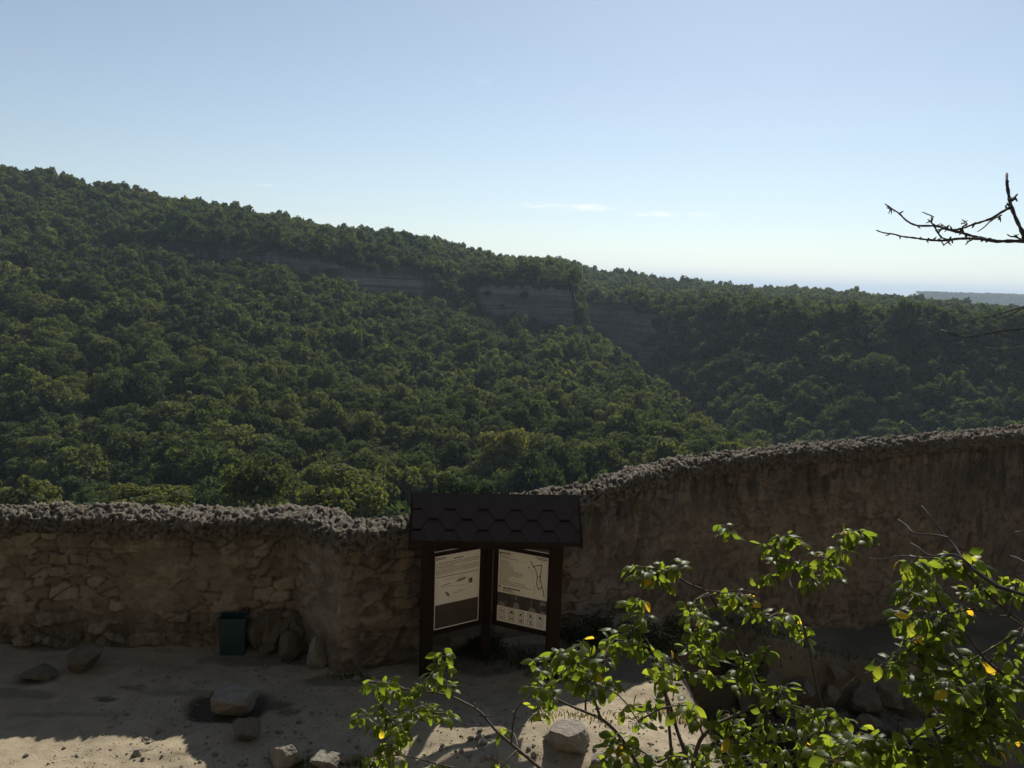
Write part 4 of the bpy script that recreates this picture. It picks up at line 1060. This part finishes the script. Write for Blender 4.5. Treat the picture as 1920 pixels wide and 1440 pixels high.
CL_A = (cl_([(690, 1278), (712, 1290), (735, 1296), (672, 1340), (700, 1342), (738, 1348), (722, 1366), (770, 1335), (800, 1322), (782, 1352), (818, 1338), (842, 1340), (758, 1378), (790, 1288), (808, 1268), (832, 1252), (830, 1228), (838, 1285), (765, 1310), (745, 1370)], 2.85, 7, .022, .1)
 + cl_([(722, 1420), (748, 1424), (700, 1424), (735, 1400)], 2.85, 6, .02)
 + cl_([(945, 1368), (940, 1440), (820, 1440)], 2.7, 4, .015)
 + cl_([(1005, 1238), (1022, 1262), (1000, 1290), (1030, 1305), (1015, 1335), (1050, 1232), (1078, 1226), (1092, 1208), (1080, 1252), (1110, 1262), (1130, 1292), (1100, 1276), (1150, 1280), (1060, 1275), (1040, 1250), (1135, 1240)], 2.45, 7, .024)
 + cl_([(1162, 1192), (1186, 1182), (1150, 1200), (1202, 1212), (1240, 1250), (1256, 1242), (1235, 1268), (1252, 1288), (1210, 1222), (1182, 1212), (1136, 1208)], 2.55, 6, .022)
 + cl_([(1205, 1335), (1196, 1352), (1290, 1322), (1302, 1346), (1160, 1400), (1150, 1386), (1130, 1428), (1202, 1432), (1232, 1430), (1180, 1438), (1260, 1420), (1300, 1425)], 2.3, 7, .024)
 + cl_([(1362, 1342), (1386, 1370), (1450, 1302), (1466, 1290), (1460, 1312), (1482, 1322), (1502, 1340), (1522, 1346), (1546, 1352), (1580, 1346), (1440, 1362), (1350, 1400), (1390, 1420), (1420, 1400), (1330, 1430), (1470, 1370), (1500, 1385), (1460, 1420), (1370, 1385), (1410, 1435), (1440, 1395), (1490, 1420), (1520, 1400), (1535, 1430), (1360, 1440), (1400, 1375), (1310, 1405), (1550, 1390)], 2.4, 7, .024)
 + cl_([(1190, 1062), (1202, 1076), (1222, 1076), (1250, 1066), (1270, 1062), (1240, 1092), (1182, 1132), (1200, 1126), (1206, 1156)], 2.7, 6, .02, .08)
 + cl_([(1292, 1156), (1312, 1150), (1300, 1190), (1330, 1190), (1346, 1180), (1296, 1220), (1340, 1212), (1360, 1122), (1386, 1112), (1402, 1130), (1420, 1150), (1376, 1132), (1440, 1160), (1392, 1232), (1402, 1250), (1432, 1222), (1402, 1268), (1318, 1235), (1290, 1265), (1335, 1270), (1385, 1280), (1410, 1285)], 2.58, 6, .02)
 + cl_([(1356, 986), (1370, 1000)], 2.75, 4, .014, .03)
 + cl_([(1440, 1022), (1466, 1010), (1492, 1016), (1450, 1042), (1470, 1056), (1440, 1080), (1502, 1060), (1530, 1046), (1552, 1050), (1572, 1030), (1550, 1080), (1562, 1062), (1592, 1000), (1612, 996), (1624, 1008), (1602, 1012), (1482, 1160), (1502, 1176), (1510, 1200), (1520, 1090)], 2.65, 6, .02, .08))
grow('leafy_fruit_tree', 'glossy leaved young fruit tree reaching up in front of the notice stand and rubble wall', (.66, 2.3, 0), BR_A, CL_A, .012)
BR_B = [
 ([(1960, 1210), (1920, 1172), (1870, 1130), (1822, 1086), (1800, 1060), (1770, 1056)], 2.1, 2.35, .007, .0025, True),
 ([(1990, 1320), (1920, 1290), (1870, 1256), (1840, 1228), (1800, 1172), (1762, 1136)], 2.0, 2.2, .008, .0025, True),
 ([(1920, 1176), (1870, 1210), (1800, 1250), (1740, 1285)], 2.1, 2.2, .004, .002, False),
 ([(1920, 1176), (1890, 1156), (1855, 1152), (1810, 1120)], 2.1, 2.2, .003, .0015, False),
 ([(1780, 1440), (1752, 1370), (1735, 1310), (1722, 1290), (1700, 1258), (1672, 1250), (1640, 1256), (1602, 1274), (1572, 1300)], 2.1, 2.4, .007, .002, True),
 ([(1880, 1470), (1860, 1400), (1840, 1330), (1810, 1280)], 1.95, 2.05, .007, .003, True),
 ([(1650, 1470), (1600, 1420), (1560, 1380), (1540, 1352)], 2.2, 2.3, .005, .002, True),
 ([(1652, 1460), (1610, 1410), (1572, 1360)], 2.25, 2.35, .004, .002, True)]
fill = [(gl.uniform(1740, 1940), gl.uniform(1270, 1445)) for _ in range(36)] + [(gl.uniform(1540, 1760), gl.uniform(1390, 1450)) for _ in range(26)]
CL_B = (cl_([(1700, 1052), (1720, 1062), (1760, 1052), (1776, 1066), (1800, 1052), (1816, 1062), (1830, 1056), (1720, 1086), (1742, 1092), (1702, 1112), (1716, 1116), (1742, 1112), (1692, 1162), (1720, 1162), (1750, 1172), (1782, 1152), (1802, 1142), (1720, 1202), (1702, 1222), (1742, 1232), (1762, 1202), (1782, 1182), (1830, 1112), (1852, 1102), (1902, 1102), (1905, 1090), (1712, 1185), (1735, 1255)], 2.2, 7, .022)
 + cl_([(1660, 1242), (1690, 1256), (1720, 1290), (1745, 1300)], 2.2, 6, .02)
 + cl_([(1800, 1230), (1830, 1240), (1860, 1270), (1900, 1240), (1905, 1210), (1880, 1290), (1765, 1260)], 2.1, 7, .022)
 + cl_(fill, 2.05, 8, .028))
grow('leafy_fruit_tree', 'dense leafy fruit tree with yellowing leaves rising beside the bare grey branches', (1.62, 1.95, 0), BR_B, CL_B, .015)

def bare_tree():
    bx, by = 1.95, 2.1; base = Vector((bx, by, gzf(bx, by) - .1)); r_ = empty('bare_tree', base); tag(r_, 'leafless grey tree sending knobbly dead branches in from the side', 'tree')
    off = base; top = Vector((bx + .02, by + .02, 5.25))
    trunk = smooth_path([base - Vector((0, 0, .2)), base + Vector((.03, .02, .8)), Vector((bx - .02, by, 3.6)), Vector((bx + .05, by, 4.5)), top], 4)
    mb = MB(); n = len(trunk); mb.tube([p - off for p in trunk], [.05 - .032 * i / (n - 1) for i in range(n)], 9); mb.build('trunk', M_BARKD, r_, True)
    def z(x, y): return (1600 + x / 3.6, 300 + y / 3.6)
    tr = [  # traced in the enlarged corner
     ([(1300, 560), (1152, 548), (1040, 547), (950, 548), (880, 530), (820, 518), (740, 494), (640, 470), (560, 446), (430, 442), (360, 410), (310, 362), (260, 328), (214, 296)], .0085, .0022, True),
     ([(960, 546), (880, 535), (790, 530), (700, 532), (630, 542), (560, 543), (470, 534), (400, 524), (330, 516), (270, 500), (200, 490), (154, 473)], .0060, .0022, False),
     ([(1230, 700), (1152, 510), (1100, 400), (1062, 300), (1046, 220), (1036, 150), (1036, 92)], .0090, .0050, True),
     ([(1064, 318), (1000, 352), (940, 390), (870, 416), (800, 438), (740, 460), (680, 470), (600, 466), (552, 478)], .0055, .0022, False),
     ([(1000, 372), (930, 410), (880, 456), (838, 484)], .0030, .0016, False), ([(1062, 270), (1090, 250), (1108, 230)], .0045, .0028, False),
     ([(1152, 548), (1100, 520), (1062, 516), (1040, 502)], .0040, .0022, False), ([(548, 446), (570, 490), (600, 525), (640, 536)], .0035, .0028, False),
     ([(548, 440), (526, 420), (528, 380), (500, 366), (468, 352)], .0035, .0018, False), ([(650, 546), (630, 560), (606, 578)], .0030, .0020, False),
     ([(660, 478), (620, 450), (588, 442)], .0030, .0018, False), ([(262, 330), (248, 344), (236, 362)], .0022, .0014, False), ([(742, 490), (738, 450), (768, 434), (750, 410)], .0035, .0020, False), ([(768, 434), (740, 428), (726, 432)], .0022, .0016, False),
     ([(800, 540), (780, 548), (766, 546)], .0028, .0018, False), ([(262, 330), (244, 326), (238, 320)], .0025, .0016, False), ([(1062, 316), (1046, 306), (1036, 298)], .0035, .002, False), ([(986, 380), (992, 396), (976, 402)], .003, .002, False)]
    allp = []
    for pts, r0, r1, attach in tr:
        P = branch_path([z(x, y) for x, y in pts], 2.0, 2.05 if len(pts) < 6 else 2.15)
        if attach: P = smooth_path([trunk[-3] if P[0].z > 4.6 else trunk[-5], trunk[-3].lerp(P[0], .5) + Vector((0, 0, -.03)), P[0]], 4)[:-1] + P
        mb = MB(); n = len(P); rad = [.64 * r0 + .64 * (r1 - r0) * i / (n - 1) for i in range(n)]
        rad = [q * (1 + .16 * math.sin(i * 2.1) + gl.uniform(-.1, .12)) for i, q in enumerate(rad)]
        mb.tube([p - off for p in P], rad, 7)
        for q in range(max(2, n // 4)):
            i = gl.randrange(1, n - 1); d_ = Vector((gl.uniform(-1, 1), gl.uniform(-1, 1), gl.uniform(-1, 1))).normalized()
            mb.tube([P[i] - off, P[i] + d_ * .007 - off, P[i] + d_ * .013 - off], [rad[i] * .9, rad[i] * .9, rad[i] * .4], 5)
        mb.build('branch', M_BARKD, r_, True)
    # lower dead branches in front of the gorge and the rubble wall
    low = [([(1990, 560), (1920, 575), (1870, 590), (1820, 600)], .003, .0012, True), ([(1990, 560), (1920, 578), (1880, 596), (1850, 604)], .0025, .0012, True),
           ([(1990, 600), (1920, 616), (1870, 622), (1810, 632), (1780, 624), (1765, 618)], .0032, .0014, True), ([(1960, 640), (1920, 650), (1880, 655), (1850, 652)], .002, .0010, True), ([(1870, 622), (1868, 632), (1866, 642)], .0016, .001, False),
           ([(1870, 1100), (1815, 1060), (1790, 1025), (1765, 998), (1745, 970), (1728, 948)], .0062, .0018, True), ([(1780, 1008), (1755, 1003), (1715, 1000), (1700, 985), (1684, 974)], .0028, .0016, False),
           ([(1820, 1060), (1790, 1040), (1745, 1042), (1720, 1025), (1708, 1018)], .0028, .0014, False), ([(1760, 1048), (1720, 1046), (1690, 1042), (1660, 1048), (1630, 1046)], .0026, .0012, False),
           ([(1990, 960), (1920, 995), (1900, 1000), (1880, 1030), (1868, 1060)], .0026, .0012, True), ([(1960, 1080), (1915, 1050), (1895, 1042)], .0028, .0016, True)]
    for pts, r0, r1, attach in low:
        P = branch_path(pts, 2.0, 2.2)
        if attach:
            j = min(range(len(trunk)), key=lambda k: abs(trunk[k].z - P[0].z + .1)); P = smooth_path([trunk[j], trunk[j].lerp(P[0], .55), P[0]], 3)[:-1] + P
        n = len(P); mb = MB(); mb.tube([p - off for p in P], [(r0 + (r1 - r0) * i / (n - 1)) * gl.uniform(.9, 1.12) for i in range(n)], 6); mb.build('branch', M_BARKD, r_, True)
bare_tree()

# ------------------------------------------------------------------ weeds and grass
def grass(zones):
    V, Fq, T = [], [], []; n = 0
    for (cx, cy, rx, ry, cnt, h0, dry) in zones:
        for _ in range(cnt):
            x = cx + gl.gauss(0, .5) * rx; y = cy + gl.gauss(0, .5) * ry
            if y > float(wall_y(x)) - .03: continue
            z_ = -.01; a = gl.uniform(0, 6.28); h = h0 * gl.uniform(.5, 1.3); ln_ = gl.uniform(.1, .7) * h; w1 = gl.uniform(.003, .008) * (1 + h0 * 2)
            sx, sy = -math.sin(a) * w1, math.cos(a) * w1; dx, dy = math.cos(a) * ln_, math.sin(a) * ln_
            V += [(x - sx, y - sy, z_), (x + sx, y + sy, z_), (x + dx * .45 + sx, y + dy * .45 + sy, z_ + h * .65), (x + dx * .45 - sx, y + dy * .45 - sy, z_ + h * .65),
                  (x + dx + sx * .1, y + dy + sy * .1, z_ + h * .85), (x + dx - sx * .1, y + dy - sy * .1, z_ + h * .85)]
            Fq += [(n, n + 1, n + 2, n + 3), (n + 3, n + 2, n + 4, n + 5)]; n += 6; T += [min(1, max(0, gl.gauss(dry, .2)))] * 6
    V = np.array(V); xr = V.reshape(-1, 6, 3)[:, 0, :2]; V[:, 2] += np.repeat(gz(xr[:, 0], xr[:, 1]), 6)
    tag(link('grass', mesh_np('grass', V, np.array(Fq), {'tint': np.array(T)}), M_GRASS), 'rough weeds and grass along the wall foot and round the notice stand', 'grass', None, 'stuff')
zs = []
for (px, py, rx, ry, cnt, h0, dry) in ((1110, 1200, .5, .3, 700, .10, .2), (1250, 1215, .7, .35, 700, .10, .2), (880, 1220, .55, .3, 450, .08, .25), (980, 1240, .5, .3, 400, .07, .25), (820, 1215, .3, .2, 200, .15, .3), (615, 1432, .2, .12, 180, .07, .5), (560, 1440, .12, .08, 60, .06, .5),
                                       (690, 1436, .25, .1, 120, .07, .5), (1350, 1360, .6, .4, 800, .16, .7), (1400, 1420, .7, .3, 800, .16, .6), (1280, 1340, .4, .25, 260, .08, .85), (1100, 1345, .5, .25, 120, .06, .8), (1500, 1420, .8, .4, 600, .25, .4), (1700, 1420, .8, .4, 500, .25, .4), (1400, 1260, .6, .4, 400, .09, .3),
                                       (1600, 1300, 1.2, .5, 700, .06, .35), (1480, 1330, .8, .5, 500, .06, .4), (1800, 1330, 1.2, .5, 500, .06, .35), (300, 1205, 1.2, .1, 120, .08, .5), (650, 1270, .25, .1, 60, .08, .4)):
    p = ground_hit(px, py); zs.append((p.x, p.y, rx, ry, cnt, h0, dry))
grass(zs)

# ------------------------------------------------------------------ low shrubs in the yard
M_SHRUB = leaf_mat('low shrub leaf', [(0., (.012, .022, .010)), (.5, (.030, .044, .016)), (1., (.08, .085, .03))], .35, 2.0, .7, .1, False)
for k, (px, py, r, h, lb) in enumerate(((1118, 1205, .55, .42, 'dark low shrub at the wall foot just right of the notice stand'), (1245, 1212, .60, .40, 'dark straggling shrub at the wall foot behind the leafy branches'),
        (1395, 1420, .50, .34, 'small sunlit bush on the bank edge beyond the fruit tree'), (1500, 1450, .60, .40, 'wide low bush in the shade of the bank beyond the fruit tree'), (1690, 1440, .65, .42, 'dim bush on the low ground below the bank'), (905, 1215, .40, .24, 'weedy clump in the shade under the two posters'), (1380, 1265, .5, .35, 'dark bush hanging over the edge of the bank'))):
    p = ground_hit(px, py); V, ti = crown(900 + k, 1500, .17, 3.2, 2.4, 20); V = V * np.array([r / 3.6, r / 3.6, h / 5.0])
    sh_ = empty('shrub', (p.x, min(p.y, float(wall_y(p.x)) - r * .55), 0)); sh_.location.z = gzf(sh_.location.x, sh_.location.y) - .05; tag(sh_, lb, 'shrub')
    fo = link('foliage', mesh_np('foliage', V, quads(len(V) // 4), {'tint': ti}), M_SHRUB, sh_)
    st = MB()
    for q in range(6): a_ = q * 1.05; st.tube([(0, 0, -.05), (math.cos(a_) * r * .3, math.sin(a_) * r * .3, h * .4), (math.cos(a_) * r * .6, math.sin(a_) * r * .6, h * .7)], [.008, .006, .003], 5)
    st.build('stems', M_BARKD, sh_)

# ------------------------------------------------------------------ haze
def haze():
    mb = MB(); x0, x1, y0, y1, z0, z1 = -42000, 42000, -42000, 42000, -90, 130
    mb.add([(x0, y0, z0), (x1, y0, z0), (x1, y1, z0), (x0, y1, z0), (x0, y0, z1), (x1, y0, z1), (x1, y1, z1), (x0, y1, z1)], [(3, 2, 1, 0), (4, 5, 6, 7), (0, 1, 5, 4), (1, 2, 6, 5), (2, 3, 7, 6), (3, 0, 4, 7)])
    mt, t = new_mat('thin blue air'); n = NT(t)
    v = n.n('ShaderNodeVolumePrincipled'); v.inputs['Color'].default_value = (.68, .83, 1.0, 1); v.inputs['Density'].default_value = .00015; v.inputs['Anisotropy'].default_value = .15
    o = n.n('ShaderNodeOutputMaterial'); n.l(v.outputs[0], o.inputs['Volume'])
    tag(mb.build('haze', mt), 'thin pale blue haze between the near wall and the far hills', 'haze', None, 'stuff')
haze()
